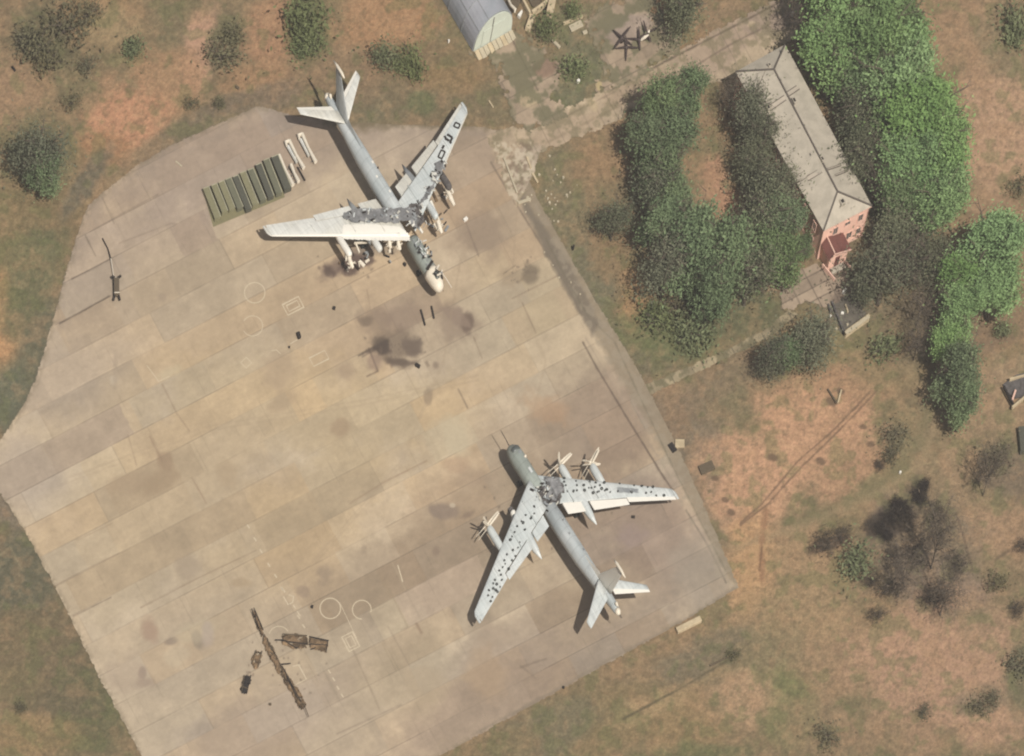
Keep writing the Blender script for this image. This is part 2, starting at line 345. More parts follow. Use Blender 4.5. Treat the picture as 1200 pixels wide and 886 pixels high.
# broad field
t = np.clip((gc.n3 - 0.42) / 0.2, 0, 1); gc.mix(t * 0.6, (142, 116, 86))
t = np.clip((gc.n1 - 0.56) / 0.12, 0, 1); gc.mix(t * 0.5, (102, 98, 68))
BL = [
 # top left
 (10, 30, 60, 60, 0, (126, 106, 80), .8), (60, 45, 45, 40, 0, (90, 88, 64), .7), (120, 20, 45, 30, 0, (138, 112, 80), .8),
 (10, 120, 40, 50, 0, (146, 118, 90), .8), (150, 60, 60, 35, 0, (120, 104, 76), .6), (235, 50, 24, 50, 10, (178, 138, 112), .85), (200, 40, 18, 40, 0, (112, 102, 76), .6),
 (195, 95, 40, 40, 0, (158, 122, 90), .75), (145, 140, 55, 42, 25, (178, 130, 98), .95), (95, 110, 30, 20, 0, (120, 106, 78), .6), (130, 30, 30, 22, 0, (150, 130, 96), .6), (120, 175, 35, 20, 0, (156, 116, 82), .8),
 (265, 60, 18, 45, 0, (100, 92, 70), .8), (318, 40, 30, 45, 20, (160, 120, 90), .8), (300, 95, 40, 25, 0, (148, 115, 84), .8),
 (362, 30, 22, 45, 0, (92, 98, 62), .75), (45, 190, 42, 55, 0, (100, 98, 68), .8), (15, 260, 60, 60, 0, (120, 105, 74), .8),
 (70, 250, 40, 30, 0, (116, 100, 72), .7), (225, 150, 80, 16, -28, (110, 100, 78), .8), (300, 118, 60, 15, -15, (112, 98, 80), .8),
 (100, 215, 50, 12, -55, (98, 92, 76), .8),
 # left edge
 (5, 375, 16, 70, 0, (180, 136, 94), .95), (35, 330, 30, 70, 20, (98, 98, 70), .8), (45, 420, 22, 70, 20, (96, 94, 74), .9),
 (10, 460, 22, 40, 10, (96, 98, 78), .9), (20, 300, 30, 20, 0, (112, 106, 74), .7),
 # left bottom
 (15, 600, 20, 30, 0, (120, 108, 92), .8), (25, 680, 50, 60, 0, (92, 90, 72), .9), (60, 760, 60, 60, 30, (104, 92, 70), .8),
 (110, 830, 50, 60, 50, (92, 90, 64), .8), (20, 740, 40, 30, 0, (112, 98, 72), .7), (40, 860, 60, 22, 0, (138, 116, 80), .7),
 (60, 820, 60, 16, 10, (104, 92, 72), .6), (20, 800, 30, 20, 0, (116, 104, 74), .6),
 # top middle
 (455, 25, 60, 35, 0, (160, 122, 88), .85), (545, 80, 60, 40, 0, (120, 102, 74), .7), (500, 120, 100, 26, 0, (112, 100, 76), .7),
 (590, 110, 30, 45, 0, (112, 102, 76), .7), (410, 130, 60, 18, 0, (108, 102, 78), .7), (400, 90, 50, 30, 0, (126, 104, 80), .6),
 (560, 30, 25, 40, 30, (112, 104, 76), .6), (530, 90, 40, 18, 0, (138, 112, 76), .5), (495, 120, 18, 14, 0, (88, 98, 64), .6),
 (690, 90, 45, 50, 0, (104, 104, 78), .85), (660, 30, 40, 25, 0, (112, 108, 82), .7), (745, 8, 60, 30, -20, (128, 110, 88), .7),
 (780, 5, 30, 20, 0, (154, 122, 90), .8), (850, 30, 60, 25, -25, (134, 112, 86), .8), (800, 45, 30, 20, -25, (142, 115, 84), .6),
 # right of the apron
 (660, 230, 35, 60, 0, (112, 106, 80), .8), (700, 195, 35, 30, 0, (142, 114, 84), .75), (715, 240, 40, 30, 0, (118, 106, 78), .6),
 (680, 340, 45, 60, 40, (104, 102, 80), .8), (725, 290, 30, 40, 0, (134, 110, 80), .75), (745, 360, 22, 50, 0, (152, 120, 84), .85),
 (700, 400, 30, 40, 30, (106, 104, 78), .7), (790, 395, 60, 35, 0, (92, 100, 66), .8), (740, 430, 40, 22, 0, (104, 98, 76), .7),
 (842, 215, 18, 44, -20, (166, 126, 98), .95), (850, 240, 26, 20, 0, (164, 124, 96), .9), (760, 285, 20, 30, 0, (136, 112, 88), .7),
 (870, 360, 60, 40, 0, (88, 92, 66), .8), (910, 330, 22, 14, 0, (160, 136, 110), .8), (790, 500, 50, 60, 0, (122, 104, 84), .8),
 (870, 460, 50, 40, 0, (112, 104, 78), .7), (850, 440, 60, 20, -25, (124, 106, 84), .6), (820, 560, 35, 60, 20, (112, 102, 84), .8),
 (850, 640, 40, 40, 0, (118, 104, 82), .7), (780, 450, 30, 15, 0, (138, 114, 86), .5),
 (950, 500, 82, 62, 0, (182, 140, 108), .92), (890, 560, 60, 60, -45, (184, 142, 110), .92), (1000, 560, 50, 40, -30, (164, 128, 98), .8),
 (1000, 440, 50, 30, 0, (158, 124, 94), .8), (960, 400, 40, 30, 0, (122, 114, 78), .7), (1040, 420, 40, 35, 0, (126, 112, 80), .7),
 (1060, 520, 18, 50, 15, (116, 108, 78), .8), (1030, 565, 60, 12, -38, (120, 110, 78), .8), (1085, 500, 14, 60, 10, (136, 118, 92), .6),
 (1000, 350, 40, 35, 0, (112, 102, 84), .8), (1060, 380, 50, 45, 0, (118, 104, 80), .7), (1020, 300, 60, 60, 0, (104, 96, 74), .8),
 # far right
 (1165, 140, 50, 90, 0, (170, 136, 108), .88), (1120, 40, 80, 50, 0, (148, 120, 92), .8), (1190, 50, 40, 40, 0, (112, 104, 78), .6),
 (1180, 260, 40, 40, 0, (142, 116, 90), .7), (1150, 385, 50, 30, 0, (120, 100, 80), .85), (1180, 350, 40, 40, 0, (132, 110, 84), .6),
 (1160, 470, 50, 50, 0, (150, 124, 96), .75), (1130, 560, 70, 60, 0, (136, 116, 88), .7), (1170, 620, 50, 40, 0, (158, 126, 98), .7),
 (1180, 550, 30, 40, 0, (104, 92, 78), .6), (1120, 530, 20, 40, 0, (160, 130, 100), .5), (1190, 430, 30, 20, 0, (150, 128, 100), .6),
 # bottom right
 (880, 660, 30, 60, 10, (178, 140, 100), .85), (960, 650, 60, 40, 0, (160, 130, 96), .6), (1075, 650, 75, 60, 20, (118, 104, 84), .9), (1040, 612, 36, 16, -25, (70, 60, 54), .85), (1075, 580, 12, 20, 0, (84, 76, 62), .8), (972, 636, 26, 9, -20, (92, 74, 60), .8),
 (1100, 690, 60, 40, 30, (128, 110, 92), .8), (1000, 760, 130, 60, 0, (150, 122, 92), .7), (1120, 790, 110, 80, 0, (168, 132, 106), .8),
 (930, 720, 70, 30, 0, (150, 126, 92), .6), (880, 770, 60, 40, -10, (124, 112, 82), .8), (925, 830, 32, 46, 0, (114, 112, 74), .85),
 (820, 770, 60, 22, -28, (116, 104, 82), .9), (700, 850, 90, 40, -20, (124, 108, 76), .8), (800, 850, 60, 40, 0, (136, 114, 80), .8),
 (870, 820, 40, 30, 0, (168, 136, 104), .8), (760, 830, 50, 14, -25, (158, 134, 98), .6), (960, 850, 50, 30, 0, (136, 114, 86), .6), (1040, 860, 60, 25, 0, (142, 116, 88), .6),
 (640, 860, 70, 26, -25, (112, 104, 80), .85), (1195, 790, 16, 40, 0, (98, 96, 70), .8), (1150, 820, 30, 14, -15, (120, 106, 84), .7),
 (570, 885, 60, 20, -20, (122, 106, 76), .7), (830, 880, 60, 10, 0, (96, 98, 66), .7),
]
for b in BL: gc.blob(b[0], b[1], b[2], b[3], b[4], b[5], b[6], soft=0.75)
# mottling of the turf: tussocks, dry straw, small green spots
n = fbm(PX, PY, 5.0, 3, 21); m2 = fbm(PX, PY, 2.4, 2, 31)
t = np.clip((n - 0.55) / 0.12, 0, 1); gc.mix(t * 0.24, (160, 134, 98))
t = np.clip((0.43 - n) / 0.12, 0, 1); gc.mix(t * 0.28, (94, 86, 62))
n = fbm(PX, PY, 16.0, 3, 41); t = np.clip((n - 0.60) / 0.08, 0, 1); gc.mix(t * 0.32, (94, 100, 62))
t = np.clip((0.40 - n) / 0.08, 0, 1); gc.mix(t * 0.3, (156, 124, 92))
gc.c *= (0.87 + 0.26 * m2)[:, None]
_s = fbm(PX * .35 + PY * .2, PY - PX * .5, 3.0, 3, 131); gc.c *= (.94 + .12 * _s)[:, None]
# wheel tracks and worn tracks
for off in (0, 7):
    gc.line([(868, 612 + off * .4), (893 + off, 590), (935 + off * .6, 540 + off), (975, 505 + off), (1000, 480 + off), (1020 + off, 458)], 1.8, (106, 84, 66), .75, rough=.5)
gc.line([(800, 640), (870, 640), (940, 615), (1010, 585), (1060, 560), (1085, 530), (1097, 490), (1088, 460), (1060, 430)], 9, (146, 126, 94), .55, rough=.8)
gc.line([(940, 608), (1010, 578), (1052, 552), (1078, 520), (1086, 480)], 12, (112, 104, 74), .55, rough=.8)
gc.line([(898, 600), (892, 640), (893, 680)], 6, (140, 104, 76), .7, rough=.8)
gc.line([(893, 640), (890, 668)], 1.6, (90, 66, 50), .7)
gc.line([(730, 842), (800, 805), (855, 772), (880, 752)], 2.2, (84, 76, 56), .8, rough=.8)
gc.line([(735, 850), (800, 812), (850, 780)], 3, (150, 128, 92), .5, rough=.8)
gc.line([(1060, 555), (1075, 545), (1100, 540)], 2, (160, 140, 104), .5)
gc.line([(0, 650), (12, 640), (26, 668)], 2, (150, 136, 104), .5)
gc.line([(880, 650), (875, 720)], 12, (164, 132, 94), .4, rough=.8)
gc.line([(1167, 655), (1190, 640)], 3, (90, 76, 60), .6)
gc.line([(1120, 600), (1130, 630), (1140, 668)], 1.6, (84, 70, 58), .7)
gc.line([(750, 200), (748, 250), (742, 262)], 2, (104, 84, 62), .5)
gc.line([(150, 240), (110, 260), (88, 300), (70, 370), (40, 450), (4, 508)], 9, (92, 90, 72), .6, rough=.7)
for (x, y, r) in ((975, 470, 7), (985, 458, 5), (905, 535, 7), (1020, 520, 5), (1030, 545, 6), (962, 540, 6), (1012, 500, 4), (900, 300, 4), (838, 560, 5), (850, 585, 4), (857, 600, 5)):
    gc.blob(x, y, r, r * .7, 20, (104, 84, 66), .8)
_g = gc.c.mean(1, keepdims=True); gc.c += (_g - gc.c) * .08
gc.c *= 1.07
gcol = lin(np.clip(gc.c, 0, 255)) / K
gz = -0.16 + 0.13 * fbm(X, Y, 2.6, 4, 51)
Z = gz
nx, ny = len(gx), len(gy)
ii = np.arange(nx - 1)[None, :] + (np.arange(ny - 1) * nx)[:, None]; ii = ii.ravel()
F = np.stack([ii, ii + 1, ii + nx + 1, ii + nx], 1)
tag(np_mesh('ground', np.stack([X, Y, Z], 1), F, 'ground', gcol, smooth=True), kind='structure')

# ------------------------------------------------------------------ concrete sheets, laid out in slab-aligned coordinates
UA = np.array((.887, -.462)); VA = np.array((.462, .887))      # slab axes in ground pixels
def sheet(name, poly, z, paint_fn, step=1.15, edge=0.7, hole=0):
    P = np.array(poly, dtype=float)
    u = P @ UA; v = P @ VA
    us = np.arange(u.min() - 3, u.max() + 3, step); vs = np.arange(v.min() - 3, v.max() + 3, step)
    U, V = np.meshgrid(us, vs); U = U.ravel(); V = V.ravel()
    px = U * UA[0] + V * VA[0]; py = U * UA[1] + V * VA[1]
    d = sdist(px, py, P) + edge * (fbm(px, py, 9, 4, 61) - 0.5) * 4 + edge * (fbm(px, py, 3, 3, 63) - 0.5) * 3
    if hole: d = np.maximum(d, (fbm(px, py, 8, 4, 67) - .56) * 60 * np.clip(1 + d / hole, 0, 1) - 1.0)
    cols = paint_fn(px, py, U, V, d)
    keep = d < 0
    nx = len(us); ny = len(vs)
    i = (np.arange(nx - 1)[None, :] + (np.arange(ny - 1) * nx)[:, None]).ravel()
    F = np.stack([i + nx, i + nx + 1, i + 1, i], 1)
    F = F[keep[F].sum(1) >= 3]
    used = np.zeros(len(px), bool); used[F.ravel()] = True; ids = np.cumsum(used) - 1
    Vx = np.stack([(px - 600) / PPM, (443 - py) / PPM, np.full(len(px), z)], 1)[used]
    return tag(np_mesh(name, Vx, ids[F], 'concrete', (lin(np.clip(cols, 0, 255)) / K)[used]), kind='structure')

ROW = 38.9; V0 = 639.8
SL = np.random.RandomState(5).rand(128, 512)
def slab_fields(U, V):
    r = np.floor((V - V0) / ROW).astype(int)
    L = 60 + 110 * SL[(r + 60) & 127, 0]; ph = 200 * SL[(r + 60) & 127, 1]
    q = np.floor((U + ph) / L).astype(int)
    val = SL[(r + 60) & 127, (q + 130) & 511]
    dv = np.abs(((V - V0) / ROW) - np.round((V - V0) / ROW)) * ROW
    uu = (U + ph) / L; du = np.abs(uu - np.round(uu)) * L
    return r, q, val, dv, du

def paint_apron(px, py, U, V, d):
    c = Canvas(px, py, (193, 174, 147))
    for b in [
     (130, 300, 110, 90, 0, (168, 150, 130), .8), (260, 190, 130, 60, -25, (166, 149, 132), .9), (350, 160, 90, 40, 0, (162, 145, 128), .8),
     (500, 170, 90, 40, 0, (166, 148, 128), .8), (560, 230, 60, 60, 0, (168, 148, 126), .7), (200, 340, 100, 40, -28, (180, 162, 136), .8),
     (60, 440, 60, 50, 0, (178, 162, 142), .8), (100, 430, 60, 30, -28, (172, 157, 138), .6), (290, 380, 100, 50, -28, (176, 158, 132), .7),
     (450, 380, 120, 60, 0, (174, 155, 130), .7), (600, 280, 50, 60, 60, (172, 152, 126), .8), (610, 380, 90, 60, 0, (178, 162, 136), .7),
     (300, 470, 130, 60, 0, (186, 166, 134), .7), (430, 490, 130, 50, 0, (188, 167, 134), .8), (200, 560, 140, 60, -28, (188, 168, 138), .8),
     (370, 580, 120, 50, -28, (188, 166, 132), .7), (150, 650, 120, 60, -28, (188, 169, 140), .8), (330, 660, 120, 50, -28, (182, 162, 132), .7),
     (250, 760, 110, 60, -28, (180, 163, 139), .8), (460, 680, 130, 50, -28, (162, 145, 122), .85), (560, 620, 110, 60, -28, (160, 141, 118), .8),
     (700, 500, 60, 70, 60, (148, 130, 112), .85), (620, 520, 60, 50, 0, (168, 148, 124), .6), (760, 620, 80, 60, 60, (150, 132, 116), .9),
     (640, 760, 130, 60, -28, (162, 144, 122), .85), (560, 820, 110, 60, -28, (158, 141, 123), .85), (400, 830, 130, 50, -28, (172, 156, 134), .8),
     (480, 790, 60, 40, -28, (170, 154, 128), .6), (300, 850, 90, 40, -28, (168, 152, 134), .8), (830, 690, 50, 30, 60, (156, 143, 126), .8),
     (740, 740, 70, 30, -28, (152, 137, 120), .7), (690, 620, 40, 50, 30, (146, 130, 116), .6), (30, 560, 40, 40, 0, (176, 160, 142), .7)]:
        c.blob(*b[:6], b[6], soft=1.0, rough=0.8)
    r, q, val, dv, du = slab_fields(U, V)
    f = 1 + (val - 0.5) * 0.05 + np.where(val > .86, 0.02, 0) - np.where(val < .12, 0.03, 0)
    v2 = SL[(q + 30) & 127, (r + 99) & 511]
    c.c *= f[:, None]
    c.c *= (1 + (v2[:, None] - .5) * np.array([0.02, -0.01, -0.05]))
    # hand placed slabs (row, u0, u1)
    def slab(x0, y0, x1, y1, colr, st=.7):
        u0 = x0 * UA[0] + y0 * UA[1]; u1 = x1 * UA[0] + y1 * UA[1]
        rr = math.floor(((x0 + x1) / 2 * VA[0] + (y0 + y1) / 2 * VA[1] - V0) / ROW)
        m = (r == rr) & (U > u0 + (c.n2 - .5) * 3) & (U < u1 + (c.n2 - .5) * 3)
        c.c[m] += (np.array(colr, float) - c.c[m]) * st * .75
    slab(62, 545, 150, 495, (164, 147, 129), .8); slab(0, 580, 62, 547, (172, 156, 138), .7); slab(100, 555, 160, 522, (198, 177, 144), .6)
    slab(130, 585, 205, 545, (174, 154, 126), .7); slab(190, 660, 300, 605, (168, 150, 124), .7); slab(90, 640, 140, 612, (192, 172, 142), .6)
    slab(470, 720, 570, 672, (186, 166, 144), .7); slab(445, 740, 475, 725, (188, 172, 144), .7); slab(330, 770, 420, 725, (178, 162, 136), .4)
    slab(300, 820, 440, 750, (180, 164, 140), .4); slab(445, 665, 560, 610, (156, 138, 116), .6); slab(380, 700, 440, 668, (158, 142, 120), .6)
    slab(490, 700, 560, 665, (184, 164, 142), .6); slab(560, 335, 600, 318, (188, 170, 140), .6); slab(615, 375, 655, 355, (184, 168, 138), .6)
    slab(80, 400, 160, 360, (168, 152, 132), .5); slab(160, 330, 250, 285, (184, 164, 138), .5); slab(450, 395, 520, 360, (156, 138, 120), .6)
    slab(610, 330, 680, 300, (190, 172, 140), .6); slab(380, 470, 440, 440, (180, 164, 136), .5); slab(500, 520, 550, 495, (190, 176, 148), .5)
    slab(600, 460, 700, 410, (164, 150, 128), .4); slab(620, 500, 720, 455, (150, 132, 112), .5); slab(200, 270, 240, 250, (152, 134, 118), .6)
    # joints: long seams and cross joints, only partly visible
    vis = .25 + .75 * np.clip((fbm(px, py, 60, 3, 71) - 0.40) / 0.2, 0, 1)
    t = np.clip(1.1 - dv / 0.9, 0, 1) * vis; c.c *= (1 - 0.16 * t)[:, None]
    t = np.clip(1.1 - np.abs(dv - 1.6) / 0.9, 0, 1) * vis; c.c *= (1 + 0.04 * t)[:, None]
    vis2 = (SL[(r + 11) & 127, (q + 77) & 511] > .62) * np.clip((fbm(px, py, 40, 3, 75) - 0.3) / 0.3, 0, 1)
    t = np.clip(1.1 - du / 0.9, 0, 1) * vis2; c.c *= (1 - 0.12 * t)[:, None]
    r2 = np.abs((U + 13 * r) / 13.0 - np.round((U + 13 * r) / 13.0)) * 13
    vis3 = np.clip((fbm(px, py, 25, 3, 79) - 0.55) / 0.15, 0, 1)
    t = np.clip(1.0 - r2 / 0.8, 0, 1) * vis3; c.c *= (1 - 0.07 * t)[:, None]
    # blotchy wear
    n = fbm(px, py, 22, 4, 81); c.c *= (1 + (n - 0.5) * 0.13)[:, None]
    n = fbm(px, py, 6, 3, 85); c.c *= (1 + (n - 0.5) * 0.07)[:, None]
    n = fbm(U / 4.0, V, 3.0, 3, 88); c.c *= (1 + (n - 0.5) * 0.05)[:, None]
    n = fbm(px, py, 1.6, 2, 89); c.c *= (1 + (n - 0.5) * 0.05)[:, None]
    # weathering toward the north and west rims, where the concrete is broken and lichen grey
    rim = np.clip(1 + d / 26, 0, 1) * np.clip((430 - py) / 60, 0, 1); n = fbm(px, py, 12, 4, 91)
    c.mix(rim * np.clip((n - .42) / .2, 0, 1) * .55, (146, 132, 118)); 
    n = fbm(px, py, 4, 3, 93); rim2 = np.clip(1 + d / 7, 0, 1)
    c.mix(rim2 * np.clip((n - .45) / .1, 0, 1) * .5, (124, 112, 90))
    # turf creeping over the north side
    c.poly([(380, 140), (600, 120), (600, 146), (560, 150), (470, 148), (400, 152)], (116, 104, 80), .8, rough=8, soft=10)
    # marks
    L = c.line
    for p, wd, cc, st in [
     ([(70, 379), (100, 363), (128, 347)], 1.6, (96, 84, 72), .85), ([(84, 327), (110, 314), (130, 303)], 1.4, (100, 88, 76), .8),
     ([(105, 272), (140, 252), (185, 228)], 1.2, (120, 106, 92), .6), ([(100, 276), (112, 300)], 1.4, (112, 100, 86), .6),
     ([(120, 232), (134, 262)], 1.2, (112, 100, 86), .5), ([(140, 285), (200, 262), (208, 262)], 1.2, (130, 114, 98), .5),
     ([(190, 450), (207, 484), (222, 505)], 1.2, (146, 126, 104), .7), ([(150, 510), (160, 545)], 1.2, (150, 130, 108), .6),
     ([(176, 512), (190, 540)], 2.5, (146, 124, 102), .6), ([(225, 560), (242, 590)], 1.2, (146, 124, 102), .6),
     ([(420, 417), (454, 399)], 1.6, (84, 72, 62), .85), ([(432, 408), (443, 435), (430, 441)], 1.6, (104, 88, 74), .75),
     ([(425, 418), (455, 400)], 2.0, (90, 78, 70), .5),
     ([(537, 456), (548, 478)], 1.6, (118, 104, 88), .75), ([(500, 425), (502, 428)], 3, (124, 108, 92), .6),
     ([(683, 401), (700, 432), (735, 490), (777, 558), (792, 580)], 1.8, (104, 90, 78), .85),
     ([(686, 396), (706, 430), (740, 486), (790, 566)], 1.4, (158, 142, 124), .6),
     ([(600, 350), (660, 320), (678, 310)], 1.2, (128, 110, 92), .6), ([(612, 355), (628, 390)], 1.2, (128, 110, 92), .7),
     ([(555, 395), (565, 420)], 1.2, (130, 112, 94), .6), ([(434, 362), (430, 340)], 1.2, (140, 120, 100), .5),
     ([(560, 615), (640, 575)], 1.3, (136, 116, 96), .4), ([(410, 590), (450, 565), (500, 540)], 1.3, (150, 128, 104), .7),
     ([(545, 258), (553, 280), (561, 300)], 1.6, (118, 102, 88), .7), ([(575, 190), (596, 225), (640, 295), (668, 340), (682, 370)], 2.0, (112, 98, 84), .75),
     ([(591, 323), (603, 314)], 1.6, (196, 176, 146), .7), ([(593, 330), (606, 323)], 1.6, (196, 176, 146), .7),
     ([(590, 321), (604, 311)], 1.3, (110, 94, 78), .6), ([(607, 332), (618, 320), (628, 318)], 1.5, (116, 102, 84), .4),
     ([(456, 690), (478, 735), (470, 738)], 2.2, (150, 134, 112), .5), ([(460, 660), (475, 690)], 2.0, (176, 160, 134), .6),
     ([(455, 735), (480, 780)], 1.6, (150, 134, 114), .5), ([(405, 742), (445, 832)], 1.5, (144, 128, 108), .55),
     ([(382, 790), (396, 818)], 4.0, (150, 136, 116), .5), ([(488, 731), (494, 742)], 2.5, (140, 118, 98), .7),
     ([(395, 860), (470, 826)], 1.3, (120, 106, 92), .5), ([(610, 780), (628, 795)], 1.3, (120, 106, 92), .5),
     ([(610, 782), (640, 772)], 2.2, (124, 110, 94), .6), ([(560, 650), (590, 640)], 1.5, (142, 124, 104), .5),
     ([(775, 715), (784, 708)], 2, (190, 176, 150), .5), ([(340, 735), (350, 770)], 1.2, (190, 174, 146), .5),
     ([(804, 598), (830, 640), (851, 683)], 1.6, (112, 102, 90), .7), ([(817, 600), (862, 676)], 1.6, (170, 156, 136), .5),
     ([(62, 688), (100, 668), (140, 648)], 1.2, (130, 112, 92), .6), ([(86, 722), (130, 700)], 1.4, (120, 104, 88), .7),
     ([(165, 712), (235, 676), (300, 645)], 1.2, (134, 116, 96), .6), ([(90, 633), (130, 614)], 1.2, (150, 130, 106), .5),
     ([(860, 690), (800, 728), (720, 770), (640, 815), (560, 858)], 3.0, (134, 122, 106), .5),
     ]: L(p, wd, cc, st, rough=.35)
    # scorched and oily areas
    for b in [(463, 404, 26, 17, -10, (108, 94, 80), .75), (447, 405, 9, 9, 0, (80, 70, 62), .8), (488, 408, 10, 13, 0, (92, 80, 70), .7),
     (469, 424, 14, 3.5, 5, (96, 84, 72), .8), (438, 424, 8, 10, 0, (140, 120, 106), .7), (440, 378, 20, 14, 0, (140, 122, 104), .7),
     (530, 378, 22, 22, 0, (130, 112, 98), .6), (547, 378, 6, 12, 0, (96, 80, 70), .8), (475, 372, 25, 14, 0, (140, 122, 106), .6), (429, 377, 8, 6, 0, (110, 96, 82), .7),
     (565, 275, 20, 32, -25, (142, 125, 108), .7), (621, 321, 9, 11, 0, (112, 100, 84), .85), (598, 325, 14, 10, 0, (150, 132, 108), .6), (640, 270, 12, 30, -30, (132, 120, 102), .5),
     (400, 312, 26, 10, -18, (104, 88, 80), .85), (420, 296, 16, 12, 0, (116, 104, 96), .7), (440, 292, 20, 8, 0, (128, 118, 108), .5), (386, 318, 6, 6, 0, (92, 78, 70), .8),
     (510, 428, 5, 5, 0, (120, 104, 90), .7), (400, 500, 10, 8, 0, (160, 138, 112), .7), (404, 437, 12, 12, 0, (158, 138, 116), .7), (325, 435, 20, 20, 0, (168, 148, 124), .6),
     (330, 470, 18, 8, -28, (166, 146, 120), .6), (502, 465, 4, 9, 0, (130, 114, 96), .6), (532, 512, 12, 20, -28, (196, 182, 154), .8), (512, 505, 14, 12, 0, (192, 176, 148), .5),
     (515, 600, 14, 8, 0, (128, 114, 104), .7), (468, 592, 6, 3, -10, (204, 184, 154), .8), (530, 592, 2.5, 2, 0, (204, 190, 166), .8), (549, 603, 7, 2.5, -25, (132, 114, 98), .7),
     (381, 672, 8, 10, 30, (142, 126, 108), .7), (355, 693, 7, 6, 0, (146, 128, 110), .7), (511, 645, 5, 6, 0, (136, 118, 102), .7), (426, 643, 4, 6, 0, (148, 132, 112), .6),
     (220, 665, 14, 14, 0, (158, 142, 122), .7), (283, 683, 11, 5, 0, (162, 142, 114), .6), (175, 735, 9, 16, -15, (160, 134, 114), .8), (231, 748, 5, 9, -10, (140, 128, 112), .85),
     (200, 752, 7, 4, -10, (136, 122, 108), .8), (232, 738, 22, 10, -20, (190, 176, 148), .6), (207, 770, 12, 14, 30, (196, 182, 156), .5), (243, 740, 6, 12, 0, (172, 158, 146), .7),
     (167, 788, 4, 7, 0, (138, 120, 108), .8), (172, 800, 9, 5, 0, (150, 132, 116), .7), (150, 790, 20, 20, 0, (170, 152, 132), .5), (186, 565, 20, 10, -28, (158, 138, 112), .8),
     (195, 540, 7, 8, 0, (152, 130, 106), .7), (145, 567, 30, 10, -20, (166, 146, 120), .7), (268, 555, 10, 14, 0, (172, 152, 124), .6), (132, 445, 5, 6, 0, (196, 182, 160), .7),
     (195, 440, 16, 8, -28, (196, 182, 152), .7), (135, 435, 3, 20, 0, (160, 144, 124), .5), (190, 348, 4, 4, 0, (150, 134, 116), .5), (340, 560, 20, 30, 0, (170, 152, 126), .4),
     (820, 650, 30, 40, 60, (160, 148, 132), .4), (585, 745, 20, 10, 20, (174, 156, 134), .5), (700, 700, 40, 20, 0, (166, 146, 122), .4), (740, 630, 20, 12, 0, (156, 138, 132), .6),
     (735, 590, 10, 30, 40, (166, 148, 130), .4), (630, 550, 40, 20, -30, (152, 134, 114), .4), (640, 480, 30, 18, 20, (182, 146, 112), .5), (560, 745, 12, 6, 0, (156, 142, 124), .5),
     (555, 560, 18, 12, 0, (160, 140, 118), .6), (536, 545, 14, 8, 0, (176, 148, 122), .5), (650, 225, 20, 20, 0, (150, 134, 116), .4),
     (575, 790, 24, 30, -28, (182, 156, 124), .5), (500, 800, 22, 18, 0, (176, 158, 132), .6), (540, 700, 20, 14, 0, (170, 152, 132), .4)]:
        c.blob(*b[:6], b[6] * .8, soft=0.9, rough=1.5)
    for P_, cc in (([(380, 312), (391, 325), (399, 314), (404, 322), (418, 322), (426, 314), (440, 306), (432, 298), (414, 300), (400, 306), (394, 318), (386, 314)], (96, 80, 72)), ([(420, 417), (454, 399), (458, 412), (448, 415), (436, 409)], (86, 74, 66)), ([(455, 420), (492, 423), (490, 429), (458, 431)], (104, 90, 78)), ([(470, 398), (494, 396), (494, 414), (482, 418), (474, 410)], (112, 98, 86)), ([(516, 362), (540, 358), (552, 384), (530, 378)], (146, 128, 112))):
        c.poly(P_, cc, .75, rough=4, soft=4)
    for off in (0, 5.5):
        for P_ in ([(640, 175 + off), (600, 205 + off), (540, 300 + off), (520, 420 + off), (470, 540 + off), (330, 700 + off)], [(610, 180 + off), (600, 330 + off), (640, 420 + off), (620, 500 + off)], [(80, 560 + off), (240, 500 + off), (420, 470 + off), (560, 440 + off)]):
            c.line(P_, 1.8, (160, 142, 118), .22, rough=.6)
    # black soot freckles round the wrecks
    for (x, y, R, k) in ((463, 404, 40, 26), (410, 305, 40, 22), (330, 780, 60, 30), (640, 600, 90, 24), (610, 320, 30, 14)):
        for _ in range(k):
            a = RNG.uniform(0, 6.28); rr = R * RNG.random() ** .7
            c.blob(x + rr * math.cos(a), y + rr * math.sin(a) * .7, RNG.uniform(.8, 2.4), RNG.uniform(.7, 1.6), RNG.uniform(0, 180), (112, 98, 84), .5, rough=.3)
    # weed-grown verge strip on the east edge
    c.poly([(588, 190), (612, 190), (760, 430), (800, 520), (868, 690), (862, 692), (776, 524), (696, 392), (640, 300)], (140, 127, 106), .7, rough=3, soft=6)
    c.poly([(590, 190), (614, 232), (668, 310), (704, 380), (694, 394), (640, 300)], (118, 108, 94), .75, rough=3, soft=5)
    n = fbm(px, py, 7, 3, 97)
    e = sdist(px, py, [(600, 190), (620, 220), (775, 470), (868, 690), (845, 690), (760, 520), (690, 390)])
    c.mix(np.clip(-e / 4, 0, 1) * np.clip((n - .5) / .1, 0, 1) * .5, (160, 148, 128))
    c.line([(640, 280), (660, 320), (690, 372), (720, 400), (745, 455), (790, 550), (850, 668)], 1.5, (104, 98, 80), .4, rough=.8)
    return c.c
APRON = [(-60, 560), (0, 516), (14, 495), (30, 470), (45, 435), (62, 375), (76, 325), (92, 270), (104, 240), (120, 226), (160, 194), (200, 170), (240, 152),
         (275, 136), (300, 124), (318, 128), (345, 136), (400, 142), (470, 146), (560, 148), (590, 154), (612, 165), (614, 196), (634, 240), (668, 300), (700, 356), (742, 424), (778, 490), (808, 552), (866, 688),
         (800, 729), (640, 818), (500, 895), (330, 990), (220, 990), (165, 886), (115, 792), (65, 690), (30, 625), (0, 578), (-60, 560)]
sheet('apron', APRON[:-1], 0.0, paint_apron)

